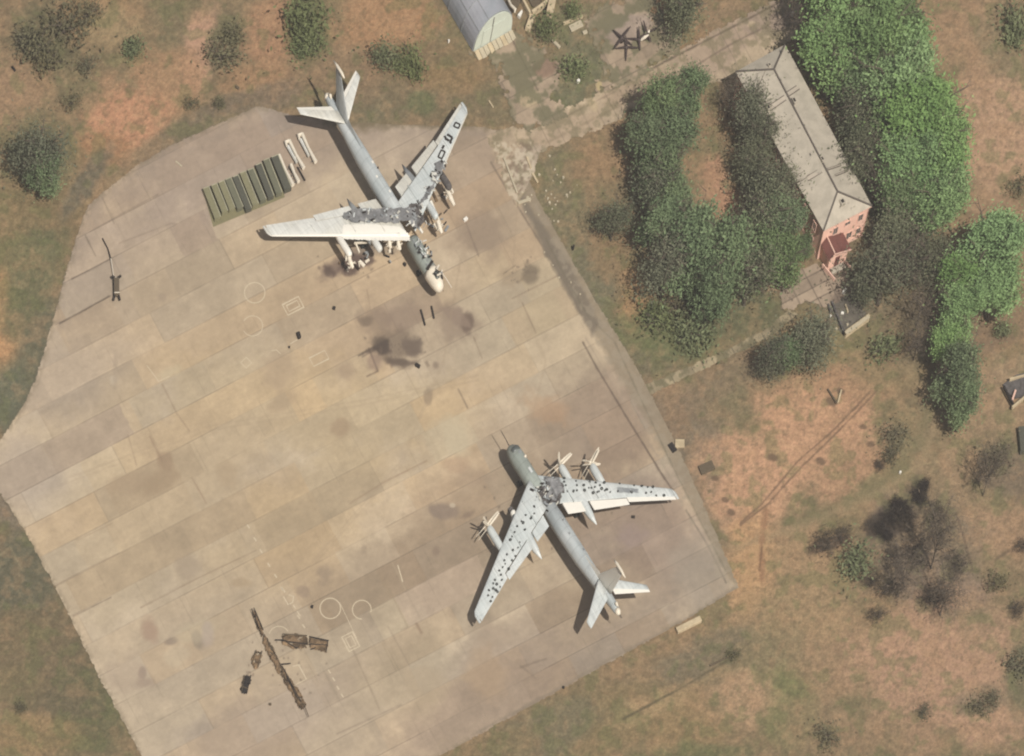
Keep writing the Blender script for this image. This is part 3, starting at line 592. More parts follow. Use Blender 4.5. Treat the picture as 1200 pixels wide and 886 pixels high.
def paint_road(px, py, U, V, d):
    c = Canvas(px, py, (182, 163, 137))
    r, q, val, dv, du = slab_fields(U, V + 14)
    L = 17.0; qq = np.floor(U / L).astype(int); hh = SL[3, qq & 511]
    c.c *= (1 + (hh - .5) * .10)[:, None]
    c.blob(660, 160, 50, 20, -25, (172, 152, 128), .7); c.blob(740, 105, 50, 14, -27, (164, 144, 120), .7)
    c.blob(840, 50, 50, 30, -27, (166, 146, 126), .8); c.blob(900, 20, 30, 20, 0, (152, 134, 118), .8); c.blob(620, 200, 20, 30, 30, (178, 162, 142), .8)
    du = np.abs(U / L - np.round(U / L)) * L
    c.c *= (1 - 0.16 * np.clip(1.1 - du / .8, 0, 1) * (hh > .45))[:, None]
    c.line([(716, 105), (748, 89), (780, 72), (815, 54), (870, 26), (915, 2)], 2.0, (92, 80, 66), .8, rough=.5)
    c.line([(800, 86), (860, 50), (900, 30)], 2.0, (108, 94, 80), .7, rough=.5)
    c.line([(640, 168), (720, 127), (800, 92)], 3.0, (140, 124, 100), .5, rough=.6)
    c.line([(640, 148), (720, 108)], 1.6, (120, 104, 86), .5, rough=.6)
    c.blob(695, 123, 5, 9, -25, (192, 172, 140), .9, rough=.2)
    c.blob(812, 38, 8, 4, -27, (180, 160, 128), .7); c.blob(880, 28, 5, 3, -27, (190, 170, 142), .8)
    n = fbm(px, py, 14, 4, 101); c.c *= (1 + (n - .5) * .16)[:, None]
    n = fbm(px, py, 3, 3, 105); c.c *= (1 + (n - .5) * .12)[:, None]
    n = fbm(px, py, 9, 4, 107); c.mix(np.clip(1 + d / 4, 0, 1) * np.clip((n - .46) / .12, 0, 1) * .6, (112, 106, 78))
    # rubble-strewn patch at the apron corner
    n = fbm(px, py, 5, 3, 109); e = sdist(px, py, [(575, 165), (625, 165), (628, 200), (604, 240), (596, 232), (580, 190)])
    c.mix(np.clip(-e / 3, 0, 1) * np.clip((n - .5) / .08, 0, 1) * .7, (206, 192, 168))
    c.mix(np.clip(-e / 3, 0, 1) * np.clip((.42 - n) / .08, 0, 1) * .6, (126, 108, 90))
    return c.c
ROAD = [(570, 158), (600, 148), (622, 150), (662, 127), (717, 99), (782, 65), (870, 19), (945, -22), (1010, -56), (1040, -20), (966, 22), (908, 62), (860, 92), (800, 106), (742, 132), (682, 161), (634, 180), (628, 200), (606, 244), (596, 230)]
sheet('road', ROAD, 0.02, paint_road, edge=1.4, hole=4)

def paint_yard(px, py, U, V, d):
    c = Canvas(px, py, (162, 144, 122))
    r, q, val, dv, du = slab_fields(U * 1.9, V * 1.9)
    c.c *= (1 + (val - .5) * .14)[:, None]
    dv = dv / 1.9; du = du / 1.9
    c.c *= (1 - .22 * np.clip(1.1 - dv / .8, 0, 1) * (val > .3))[:, None]; c.c *= (1 - .2 * np.clip(1.1 - du / .8, 0, 1) * (val > .35))[:, None]
    c.line([(600, 46), (618, 82), (630, 106)], 1.6, (96, 84, 70), .8, rough=.5)
    c.blob(735, 35, 28, 16, -25, (158, 142, 130), .7); c.blob(622, 115, 14, 12, 0, (184, 166, 132), .6); c.blob(640, 80, 14, 10, -25, (136, 112, 94), .8)
    c.blob(684, 65, 9, 6, -20, (180, 160, 116), .7); c.blob(702, 101, 4, 7, 0, (190, 172, 126), .8); c.blob(770, 70, 14, 8, -20, (178, 158, 130), .6)
    n = fbm(px, py, 12, 4, 111); c.c *= (1 + (n - .5) * .2)[:, None]
    n = fbm(px, py, 4, 3, 113); c.c *= (1 + (n - .5) * .16)[:, None]
    n = fbm(px, py, 16, 4, 115); c.mix(np.clip(1 + d / 9, 0, 1) * np.clip((n - .42) / .1, 0, 1) * .8, (106, 104, 78))
    return c.c
YARD = [(548, 64), (602, 34), (646, 62), (660, 84), (656, 112), (664, 136), (626, 154), (606, 150), (592, 118), (580, 76)]
sheet('hangar_yard', YARD, 0.045, paint_yard, edge=3.0, hole=10)
YARD2 = [(684, 24), (712, 2), (764, -12), (780, 30), (806, 48), (790, 66), (724, 104), (700, 112), (694, 98), (706, 84), (700, 62)]
sheet('upper_yard', YARD2, 0.045, paint_yard, edge=3.0, hole=12)

def paint_path(px, py, U, V, d):
    c = Canvas(px, py, (160, 146, 118))
    L = 13.0; qq = np.floor(U / L).astype(int); c.c *= (1 + (SL[9, qq & 511] - .5) * .18)[:, None]
    du = np.abs(U / L - np.round(U / L)) * L; c.c *= (1 - .3 * np.clip(1.1 - du / .8, 0, 1))[:, None]
    n = fbm(px, py, 4, 3, 121); c.c *= (1 + (n - .5) * .22)[:, None]
    n = fbm(px, py, 11, 4, 125); c.mix(np.clip((n - .5) / .08, 0, 1) * .7, (110, 104, 78))
    return c.c
sheet('footpath', [(742, 458), (752, 452), (800, 433), (850, 410), (900, 384), (925, 362), (934, 368), (908, 393), (856, 418), (806, 442), (764, 462), (748, 470)], -0.01, paint_path, edge=1.0)
def paint_entry(px, py, U, V, d):
    c = Canvas(px, py, (164, 146, 126))
    L = 21.0; L2 = 14.0; a = U + 5; b = V + 3
    qq = np.floor(a / L).astype(int); rr = np.floor(b / L2).astype(int); c.c *= (1 + (SL[(rr + 7) & 127, qq & 511] - .5) * .16)[:, None]
    du = np.abs(a / L - np.round(a / L)) * L; dv = np.abs(b / L2 - np.round(b / L2)) * L2
    c.c *= (1 - .35 * np.clip(1.2 - np.minimum(du, dv) / .8, 0, 1))[:, None]
    n = fbm(px, py, 5, 3, 131); c.c *= (1 + (n - .5) * .18)[:, None]
    c.blob(992, 350, 16, 12, 0, (112, 98, 86), .7)
    return c.c
sheet('entrance_paving', [(912, 328), (938, 316), (956, 308), (968, 318), (990, 316), (1002, 342), (980, 356), (962, 360), (944, 352), (930, 364), (916, 362)], 0.02, paint_entry, edge=1.2)
sheet('sunken_yard', [(968, 352), (1002, 340), (1016, 370), (990, 392), (984, 388)], 0.0, lambda px, py, U, V, d: Canvas(px, py, (104, 98, 88)).c * (1 + (fbm(px, py, 5, 3, 3) - .5) * .3)[:, None], edge=1.5)

# painted markings, as thin sheets 4 mm above the concrete
mk = MB()
def gpt(x, y, z=0.004):
    return ((x - 600) / PPM, (443 - y) / PPM, z)
def strip(pts, wd, z=0.004, closed=False):
    pts = [np.array(p, float) for p in pts]
    if closed: pts = pts + [pts[0]]
    n = len(pts); off = []
    for i in range(n):
        if closed: a = pts[i - 1 if i > 0 else n - 2]; b = pts[i + 1 if i < n - 1 else 1]
        else: a = pts[max(i - 1, 0)]; b = pts[min(i + 1, n - 1)]
        d = (b - a) / (np.linalg.norm(b - a) + 1e-9); nrm = np.array((-d[1], d[0]))
        if 0 < i < n - 1 or closed:
            d1 = pts[i] - a; d1 /= np.linalg.norm(d1) + 1e-9; cs = max(.4, abs(d1[0] * d[0] + d1[1] * d[1]))
        else: cs = 1
        off.append(nrm * wd / 2 / cs)
    vs = [gpt(*(p + o), z) for p, o in zip(pts, off)] + [gpt(*(p - o), z) for p, o in zip(pts, off)]
    mk.add(vs, [(i, i + 1, n + i + 1, n + i) for i in range(n - 1)])
def arc(x, y, r, a0, a1, wd, n=40):
    # broken into short lengths so that the paint reads as worn
    k = 0; N = n
    pts = [(x + r * math.cos(math.radians(a0 + (a1 - a0) * i / N)), y + r * math.sin(math.radians(a0 + (a1 - a0) * i / N))) for i in range(N + 1)]
    strip(pts, wd)
arc(298.5, 343, 12, 0, 360, 1.1); arc(296, 382, 11.8, -150, 150, 0.9); arc(387, 713, 12, 0, 360, 1.3); arc(424, 714.5, 11, 90, 375, 1.2); arc(327, 746, 12, -165, -30, 0.9)
def rrect(x, y, w_, h_, ang, wd, z=0.004, sides=4):
    a = math.radians(ang); P = []
    for i, j in ((-1, -1), (1, -1), (1, 1), (-1, 1)):
        u = i * w_ / 2; v = j * h_ / 2; P.append((x + u * math.cos(a) - v * math.sin(a), y + u * math.sin(a) + v * math.cos(a)))
    if sides == 4: strip(P, wd, z, closed=True)
    else: strip(P[:4], wd, z)
rrect(343.5, 358.5, 21, 14, -27, 1.3); rrect(343.5, 358.5, 14, 7.5, -27, 1.0)
rrect(374, 420, 20, 11, -27, .9); rrect(288.5, 425, 9, 9, 45, .8)
rrect(411, 752, 14, 19, -27, 1.3); rrect(411, 752, 8, 12, -27, .9); strip([(343, 781), (350, 779), (359, 796), (347, 802)], 1.1)
for (x, y) in [(291, 617), (299, 632), (306, 646), (315, 662), (323, 675), (330, 690), (345, 711), (350, 723), (356, 734), (361, 746), (386, 787), (391, 796), (396, 806), (401, 815)]:
    strip([(x - 1.4, y - 2.2), (x + 1.4, y + 2.2)], 1.5)
strip([(330, 688), (334, 694)], 1.6); strip([(332, 699), (338, 709)], 1.3); strip([(338, 697), (344, 699), (343, 706), (339, 708)], 1.2)
strip([(348, 716), (352, 722)], 1.2); strip([(340, 403), (352, 396)], 1.0); strip([(318, 411), (324, 410), (329, 415)], .8)
strip([(398, 706), (418, 748)], .7); strip([(466, 662), (472, 682)], 1.4); strip([(172, 428), (186, 447), (199, 441)], .8)
tag(mk.build('apron_markings', 'paint'), kind='structure')

# ------------------------------------------------------------------ aircraft
class Plane:
    def __init__(s, name, nx_, ny_, ax, ay, label, shift):
        # local frame: x aft, y starboard, z up; origin on the ground under station 0
        s.ax = np.array((ax, ay)) / math.hypot(ax, ay)          # aft, photograph pixels
        s.nx = nx_ - s.ax[0] * shift * PPM; s.ny = ny_ - s.ax[1] * shift * PPM
        wx = Vector((s.ax[0], -s.ax[1]))
        s.rz = math.atan2(wx.y, wx.x)
        s.e = empty(name, G(s.nx, s.ny, 0), s.rz); tag(s.e, label, 'aeroplane')
    def loc(s, px, py, z):
        p = G(px, py, z) - s.e.location; c = math.cos(-s.rz); q = math.sin(-s.rz)
        return (p.x * c - p.y * q, p.x * q + p.y * c)
    def world(s, x, y, z):
        c = math.cos(s.rz); q = math.sin(s.rz)
        return Vector((s.e.location.x + x * c - y * q, s.e.location.y + x * q + y * c, z))
ZT = 1.0
def wing_z(y): return 4.75 - 1.45 * (abs(y) / 24.6)
def wing_le(y): return 10.8 + (abs(y) - 1.4) * 0.698
def wing_te(y):
    a = abs(y)
    return 19.9 + (a - 1.4) * 0.37 if a < 15 else 24.9 + (a - 15) * 0.49
def wing_thk(y): return 0.95 - 0.72 * abs(y) / 24.6
def airf(t): return (2.97 * math.sqrt(max(t, 0)) - 1.26 * t - 3.516 * t ** 2 + 2.843 * t ** 3 - 1.036 * t ** 4) * .97   # half thickness ratio, peak about 1
def wing_top(x, y):
    le, te = wing_le(y), wing_te(y) ; t = min(max((x - le) / (te - le), 0), 1)
    return wing_z(y) + wing_thk(y) / 2 * airf(t)

def loft_panel(mb, sgn, y0, y1, fle, fte, t0=0.0, t1=1.0, ny_=10, nc=14, fz=wing_z, fth=wing_thk, dz=0.0):
    """closed wing panel between chord fractions t0..t1"""
    rows = []
    for j in range(ny_ + 1):
        y = y0 + (y1 - y0) * j / ny_; le, te = fle(y), fte(y); h = fth(y) / 2
        up = []; dn = []
        for i in range(nc + 1):
            u = (1 - math.cos(math.pi * i / nc)) / 2; t = t0 + (t1 - t0) * u
            x = le + (te - le) * t; a = airf(t)
            up.append((x, sgn * y, fz(y) + dz + h * a)); dn.append((x, sgn * y, fz(y) + dz - h * a * .8 - .004))
        rows.append(up + dn[::-1])
    n = len(rows[0]); vs = [p for r in rows for p in r]; fs = []
    for j in range(ny_):
        for i in range(n):
            a = j * n + i; b = j * n + (i + 1) % n
            q = (a, b, b + n, a + n); fs.append(q if sgn < 0 else q[::-1])
    fs.append(tuple(range(n)) if sgn > 0 else tuple(range(n))[::-1])
    e = tuple(ny_ * n + i for i in range(n)); fs.append(e[::-1] if sgn > 0 else e)
    mb.add(vs, fs); return mb

def fuselage(mb, stations, n=28):
    """stations: (x, radius_y, radius_z, z)"""
    vs = []; fs = []
    for x, ry, rz_, z in stations:
        for k in range(n):
            a = 2 * math.pi * k / n; vs.append((x, ry * math.sin(a), z + rz_ * math.cos(a)))
    for i in range(len(stations) - 1):
        for k in range(n):
            a = i * n + k; b = i * n + (k + 1) % n; fs.append((a, b, b + n, a + n))
    fs.append(tuple(range(n))[::-1]); o = (len(stations) - 1) * n; fs.append(tuple(o + k for k in range(n)))
    return mb.add(vs, fs)
FUS = [(0.0, .35, .35, 3.45), (.35, .75, .7, 3.5), (1.0, 1.0, 1.0, 3.6), (2.0, 1.25, 1.25, 3.7), (3.2, 1.4, 1.42, 3.8), (5, 1.45, 1.45, 3.85), (10, 1.45, 1.45, 3.9), (16, 1.45, 1.45, 3.95),
       (24, 1.45, 1.45, 4.05), (30, 1.38, 1.38, 4.25), (35, 1.15, 1.15, 4.55), (39, .95, .95, 4.8), (42.5, .72, .75, 5.0), (43.8, .6, .62, 5.0), (44.3, .35, .4, 5.0)]
def fus_at(x):
    for a, b in zip(FUS[:-1], FUS[1:]):
        if a[0] <= x <= b[0]:
            t = (x - a[0]) / (b[0] - a[0]); return tuple(a[i] + (b[i] - a[i]) * t for i in range(4))
    return FUS[0] if x < 0 else FUS[-1]
def fus_part(x0, x1, step=1.0):
    xs = [x0] + [s_[0] for s_ in FUS if x0 < s_[0] < x1] + [x1]
    return [(x,) + fus_at(x)[1:] for x in xs]
def patch(mb, pl, poly_px, ztop, cell=.22, jag=.8, bump=.18, lift=.06, seed=0, zguess=3.8):
    """irregular burnt-out area lying on a surface; outline given by its corners, found on the surface"""
    P = []
    for (x, y) in poly_px:
        z = zguess
        for _ in range(4): lx, ly = pl.loc(x, y, z); z = ztop(lx, ly)
        P.append((lx, ly))
    P = np.array(P); x0, y0 = P.min(0) - .5; x1, y1 = P.max(0) + .5
    xs = np.arange(x0, x1, cell); ys = np.arange(y0, y1, cell); XX, YY = np.meshgrid(xs, ys); X = XX.ravel(); Y = YY.ravel()
    d = sdist(X, Y, P) + jag * (fbm(X, Y, 1.1, 3, 200 + seed) - .5) * 2
    nx_, ny_ = len(xs), len(ys); i = (np.arange(nx_ - 1)[None, :] + (np.arange(ny_ - 1) * nx_)[:, None]).ravel()
    F = np.stack([i, i + 1, i + nx_ + 1, i + nx_], 1); F = F[(d[F] < 0).all(1)]
    h = fbm(X, Y, .8, 3, 300 + seed)
    Zs = np.array([ztop(a, b) for a, b in zip(X, Y)]) + lift + bump * h
    used = np.zeros(len(X), bool); used[F.ravel()] = True; ids = np.cumsum(used) - 1
    mb.add(np.stack([X, Y, Zs], 1)[used].tolist(), ids[F].tolist())
    return mb

def blade_mb(r0=.35, r1=2.8, w0=.30, w1=.42, pitch=.6):
    mb = MB(); n = 6; vs = []
    for i in range(n + 1):
        t = i / n; r = r0 + (r1 - r0) * t; wd = (w0 + (w1 - w0) * math.sin(math.pi * min(t * 1.1, 1) * .8)) * (1 if i < n else .55); a = pitch * (1 - .5 * t); th = .06 * (1 - .6 * t)
        for sx, sz in ((-1, -1), (1, -1), (1, 1), (-1, 1)):
            x = sx * wd / 2; z = sz * th
            vs.append((z * math.cos(a) + x * math.sin(a) , x * math.cos(a) - z * math.sin(a), r))
    fs = [(0, 1, 2, 3)]
    for i in range(n):
        for k in range(4): fs.append((i * 4 + k, i * 4 + 4 + k, i * 4 + 4 + (k + 1) % 4, i * 4 + (k + 1) % 4))
    fs.append(tuple(n * 4 + k for k in range(4))[::-1])
    return mb.add(vs, fs)
def propeller(parent, x, y, z, material, ang0, dx=0.0, nb=4, r1=2.8):
    hub = MB().tube([(x - .35 + dx, y, z), (x + dx, y, z), (x + .35 + dx, y, z)], [.16, .34, .36], 12).build('propeller', material, parent, True)
    for k in range(nb):
        a = ang0 + k * 2 * math.pi / 4
        b0 = blade_mb(r1=r1); vs = []
        for (px_, py_, pz_) in b0.v:
            vs.append((x + dx + px_, y + py_ * math.cos(a) - pz_ * math.sin(a), z + py_ * math.sin(a) + pz_ * math.cos(a)))
        b0.v = vs; b0.build('blade', material, hub)
    return hub

def nacelle(parent, sgn, y, xf, xr, z, material, r=.72, tail=None):
    st = []
    L = xr - xf
    for t, k in ((0, .62), (.04, .85), (.15, 1.0), (.4, 1.02), (.7, .9), (1, .55)):
        st.append((xf + L * t, sgn * y, z - .15 * t))
    mb = MB().tube(st, [r * k for k in (.62, .85, 1.0, 1.02, .9, .5)], 16)
    o = mb.build('engine_nacelle', material, parent, True)
    return o
def gear(parent, sgn, y, x, zc):
    mb = MB().tube([(x, sgn * y, zc), (x, sgn * y, .7)], .12, 8)
    for dx in (-.75, .75): mb.bar((x + dx, sgn * y, .65), (x, sgn * y, .75), .16, .16)
    o = mb.build('landing_gear', 'skin', parent)
    for dx in (-.75, .75):
        for dy in (-.42, .42):
            q = MB().tube([(x + dx, sgn * y + dy - .2, .62), (x + dx, sgn * y + dy + .2, .62)], .62, 16).build('wheel', 'rubber', o, True)
def nose_gear(parent, x):
    o = MB().tube([(x, 0, 3), (x, 0, .5)], .1, 8).build('landing_gear', 'skin', parent)
    for dy in (-.32, .32): MB().tube([(x, dy - .13, .5), (x, dy + .13, .5)], .5, 16).build('wheel', 'rubber', o, True)

def stab_z(y): return 5.85 + .02 * abs(y)
P1 = None
def tail_group(pl, fin_m, stab_m, elev_m, glazed=True):
    e = pl.e
    for sg in (1, -1):
        fle = lambda y: 36.6 + (abs(y) - .4) * .93; fte = lambda y: 40.9 + (abs(y) - .4) * .56
        s_ = loft_panel(MB(), sg, .4, 7.35, fle, fte, 0, .70, 6, 10, stab_z, lambda y: .55 - .05 * abs(y)).build('tailplane', stab_m, e, True)
        loft_panel(MB(), sg, .9, 7.3, fle, fte, .715, 1.0, 6, 6, lambda y: stab_z(y) - .01, lambda y: .55 - .05 * abs(y)).build('elevator', elev_m if (sg > 0 or pl is P1) else stab_m, s_)
    # fin: symmetric section, swept
    def fin_sec(z):
        t = (z - 5.4) / (12.4 - 5.4); return 35.3 + 5.9 * t, 40.6 + 2.4 * t, .42 - .26 * t
    def fin(t0, t1, z0, z1):
        mb = MB(); nz = 8; nc = 8; rows = []
        for j in range(nz + 1):
            z = z0 + (z1 - z0) * j / nz; le, te, th = fin_sec(z); up = []; dn = []
            for i in range(nc + 1):
                t = t0 + (t1 - t0) * (1 - math.cos(math.pi * i / nc)) / 2; a = airf(t) * th / 2
                up.append((le + (te - le) * t, a, z)); dn.append((le + (te - le) * t, -a - .003, z))
            rows.append(up + dn[::-1])
        n = len(rows[0]); vs = [p for r in rows for p in r]
        fs = [(j * n + i, j * n + (i + 1) % n, (j + 1) * n + (i + 1) % n, (j + 1) * n + i) for j in range(nz) for i in range(n)]
        fs += [tuple(range(n))[::-1], tuple(nz * n + i for i in range(n))]
        return mb.add(vs, fs)
    f = fin(0, .70, 5.2, 12.3).build('tail_fin', fin_m, e, True)
    fin(.715, 1.0, 5.9, 12.0).build('rudder', fin_m, f, True)
    MB().tube([(39.6, 0, 12.35), (40.6, 0, 12.45), (42.4, 0, 12.45), (44.0, 0, 12.35)], [.1, .26, .26, .07], 10).build('fin_cap', 'cream', f, True)
    # dorsal fillet
    MB().add([(29.5, 0, 5.55), (36.3, .2, 5.5), (36.3, -.2, 5.5), (36.2, 0, 6.9), (33, .14, 5.4), (33, -.14, 5.4), (33, 0, 6.05)],
             [(0, 4, 6), (0, 6, 5), (4, 1, 3, 6), (5, 6, 3, 2), (0, 5, 4), (4, 5, 2, 1), (1, 2, 3)]).build('dorsal_fillet', fin_m, e)
    g = MB().tube([(43.6, 0, 5.05), (44.2, 0, 5.05), (44.7, 0, 5.0)], [.62, .55, .25], 12).build('tail_turret', 'cream', e, True)
    MB().tube([(44.6, .1, 5.0), (45.6, .1, 5.02)], .04, 6).build('gun_barrel', 'char', g)
    MB().tube([(44.6, -.1, 5.0), (45.6, -.1, 5.02)], .04, 6).build('gun_barrel', 'char', g)
    MB().tube([(42.6, 0, 5.75), (43.1, 0, 6.05), (43.7, 0, 5.9)], [.12, .3, .1], 10).build('tail_radome', 'cream', e, True)

def wing_parts(pl, sg, m_in, m_flap, flap_y=(2.4, 14.9), gap=(6.0, 7.7), le_strip=None):
    e = pl.e
    w_ = loft_panel(MB(), sg, 1.0, 24.3, wing_le, wing_te, 0, .76, 26, 16).build('wing', m_in, e, True)
    # rounded tip
    for (a, b) in ((flap_y[0], gap[0]), (gap[1], flap_y[1])):
        loft_panel(MB(), sg, a, b, wing_le, lambda y: wing_te(y) + .55, .735, 1.0, 6, 6, lambda y: wing_z(y) - .03).build('flap', m_flap, w_)
    loft_panel(MB(), sg, 15.05, 24.1, wing_le, wing_te, .772, 1.0, 6, 6).build('aileron', m_flap, w_)
    loft_panel(MB(), sg, 24.3, 24.75, lambda y: wing_le(y) + (y - 24.3) * 1.4, lambda y: wing_te(24.3), 0, 1, 2, 10).build('wing_tip', m_flap if le_strip else m_in, w_, True)
    for yy in (4.6, 9.6, 16.5):   # wing fences
        le = wing_le(yy); te = wing_te(yy)
        MB().prism([(le + .6, sg * yy - .03), (te - 1.6, sg * yy - .03), (te - 1.6, sg * yy + .03), (le + .6, sg * yy + .03)], wing_z(yy), wing_top((le + te) / 2, yy) + .16).build('wing_fence', m_in, w_)
    return w_

# --- bomber with propellers, heading north-west, in the lower right
P2 = Plane('bomber', 592.7, 543.7, .53, .848, 'pale grey four-engined propeller bomber dotted with black spots, burnt through behind the cockpit', 1.6)
e2 = P2.e
ff = MB(); fuselage(ff, [(1.6, .3, .3, 3.5), (1.9, .85, .75, 3.55), (2.6, 1.15, 1.1, 3.7), (3.6, 1.38, 1.38, 3.85), (5, 1.45, 1.45, 3.9), (9, 1.45, 1.45, 3.9), (12.6, 1.42, 1.42, 3.9), (13.6, 1.1, 1.0, 3.7)])
front = ff.build('fuselage_front', 'skin_front', e2, True)
MB().tube([(1.9, 0, 3.7), (.2, 0, 3.95), (-1.9, 0, 4.1)], [.09, .07, .05], 8).build('refuelling_probe', 'char', front)
# cockpit glazing, a shallow dark band over the nose
cg = MB()
fuselage(cg, [(3.0, .75, .5, 4.62), (3.3, .95, .62, 4.72), (3.9, .98, .62, 4.78), (4.2, .85, .45, 4.8)], 20); cg.build('cockpit_glazing', 'glass', front, True)
MB().tube([(6.2, .7, 5.12), (6.2, .7, 5.5)], [.4, .12], 12).build('sensor_dome', 'cream', front, True)
MB().box((9.3, 0, 5.36), (1.2, .5, .16)).build('roof_hatch', 'wing', front)
MB().box((4.9, .2, 5.3), (.6, .6, .12)).build('roof_hatch', 'skin_dark', front)
fa = MB(); fuselage(fa, [(16.9, 1.2, 1.0, 3.75)] + fus_part(17.6, 44.0)); aft = fa.build('fuselage_aft', 'skin', e2, True)
for (x, y) in ((19, .3), (25, -.2), (29.5, .5)): MB().box((x, y, fus_at(x)[3] + fus_at(x)[2] * .985), (.5, .35, .1)).build('roof_hatch', 'skin_dark', aft)
MB().tube([(22, .1, 5.4), (22, .1, 5.95)], [.08, .02], 6).build('antenna', 'char', aft)
MB().prism([(30, .9), (34, .75), (34, .62), (30, .74)], 4.9, 5.35).build('side_strake', 'wing', aft)
nose_gear(e2, 7.0)
w2 = {}
for sg in (1, -1):
    w2[sg] = wing_parts(P2, sg, 'wing', 'white' if sg > 0 else 'wing')
    # inner gear pods and tails
    t_ = MB().tube([(14.5, sg * 6.8, 3.5), (17, sg * 6.8, 3.55), (20, sg * 6.8, 3.7), (23, sg * 6.8, 3.75), (25.3, sg * 6.8, 3.8)], [.8, 1.0, .95, .62, .06], 16, flat=.95)
    t_.build('gear_pod', 'wing', e2, True)
    gear(e2, sg, 6.8, 18.0, 3.3)
for sg, y, xf, xr in ((1, 6.8, 10.9, 16.6), (1, 12.6, 14.0, 20.6), (-1, 12.6, 13.6, 20.6)):
    nacelle(e2, sg, y, xf, xr, 3.85 if y < 8 else 3.6, 'wing', r=.72)
nacelle(e2, -1, 6.8, 13.5, 15.6, 3.8, 'white', r=.55)
MB().box((12.9, -6.8, 3.6), (.6, .9, .7)).build('engine_stub', 'ash_dark', e2)
def prop_pair(pl, y, x, z, a0, nb1=4, nb2=4, mat_='cream'):
    propeller(pl.e, x, y, z, mat_, a0, -.3, nb1); propeller(pl.e, x, y, z, mat_, a0 + .16, .3, nb2)
prop_pair(P2, 6.8, 10.6, 4.0, .25); prop_pair(P2, 12.6, 13.7, 3.75, .95); prop_pair(P2, -12.6, 13.3, 3.75, .55)
tail_group(P2, 'white', 'wing', 'white')
def body_top(x, y):
    z = wing_top(x, y) if abs(y) > .8 else 3.6
    if x < 13.2 or x > 17.2:
        f_ = fus_at(x); a = abs(y) / f_[1]
        if a < 1: z = max(z, f_[3] + f_[2] * math.sqrt(1 - a * a))
    return z
def low_top(x, y): return 4.5 if abs(y) < 1.7 else max(wing_top(x, y), 4.1)
patch(MB(), P2, [(624, 572), (632, 568), (640, 562), (650, 560), (658, 568), (661, 580), (654, 591), (643, 597), (632, 590), (626, 584)], low_top, cell=.18, bump=.5, jag=.7, seed=2, lift=.25).build('burnt_opening', 'ash_dark', e2)
patch(MB(), P2, [(636, 566), (652, 563), (660, 576), (652, 590), (640, 588)], low_top, cell=.18, bump=.5, jag=.8, seed=4, lift=.42).build('ash_heap', 'ash', e2)
for (a, b, wd) in (((636, 580), (642, 571), .22), ((651, 593), (657, 585), .2), ((628, 576), (633, 585), .18), ((645, 590), (650, 596), .25), ((648, 570), (652, 574), .2), ((638, 584), (640, 578), .15)):
    pa = P2.loc(a[0], a[1], 4.9); pb = P2.loc(b[0], b[1], 5.0); MB().bar((pa[0], pa[1], 5.0), (pb[0], pb[1], 5.3), wd, .12).build('torn_panel', 'wing_white', e2)
for (x, y, r) in ((623, 577, .45), (654, 597, .4), (641, 600, .3)):
    lx, ly = P2.loc(x, y, 4.6); MB().box((lx, ly, body_top(lx, ly) + .05), (r * 2, r, .12), .5).build('burnt_hole', 'char', e2)
# scorched rectangles in the outer starboard wing skin
patch(MB(), P2, [(723, 571), (748, 573), (748, 578), (724, 577)], wing_top, cell=.15, bump=.03, jag=.3, seed=9, lift=.03).build('scorched_skin', 'skin_dark', w2[1])
# tyres laid on the wings
ty = MB(); ty.torus((0, 0, .11), .24, .12)
t0 = None; ntyre = 0
TY_P = [(634, 577), (637, 588), (626, 594), (623, 606), (616, 604), (611, 611), (606, 617), (603, 624), (615, 621), (626, 602), (622, 608), (598, 633), (609, 636), (607, 642), (601, 645), (594, 650), (604, 652), (591, 657), (600, 657), (589, 665), (585, 669), (596, 667), (596, 668), (587, 674), (580, 680), (582, 685), (586, 688), (578, 690), (583, 694), (590, 686), (573, 692), (572, 698), (577, 700), (575, 705), (600, 629), (578, 684), (592, 661), (581, 692), (588, 680), (613, 613)]
TY_S = [(675, 564), (676, 569), (684, 569), (691, 565), (693, 572), (698, 566), (703, 569), (697, 571), (708, 566), (665, 576), (672, 576), (676, 575), (684, 574), (685, 575), (695, 578), (700, 577), (702, 576), (709, 575), (715, 577), (711, 574), (663, 569), (661, 561), (661, 565), (726, 567), (732, 566), (736, 567), (743, 569), (752, 570), (759, 571), (765, 571), (757, 578), (763, 577), (769, 581), (778, 572), (778, 581), (690, 572), (705, 573), (724, 576), (740, 577)]
for lst, lab in ((TY_P, 'small black tyre lying on the south-western wing of the spotted grey bomber'), (TY_S, 'small black tyre lying on the eastern wing of the spotted grey bomber')):
    for (x, y) in lst:
        z = 3.8
        for _ in range(4): lx, ly = P2.loc(x, y, z); z = wing_top(lx, ly)
        if not (wing_le(ly) + .2 < lx < wing_te(ly)) or abs(ly) < 1.5: continue
        if t0 is None: o = ty.build('tyre', 'rubber'); t0 = o
        else: o = t0.copy(); col.objects.link(o)
        o.location = P2.world(lx, ly, z + .0)
        sc_ = RNG.uniform(.55, .92); o.scale = (sc_, sc_ * RNG.uniform(.7, 1.0), sc_); o.rotation_euler = (0, 0, RNG.uniform(0, 3.1))
        tag(o, lab, 'tyre', 'tyres laid on the wings of the grey bomber'); ntyre += 1

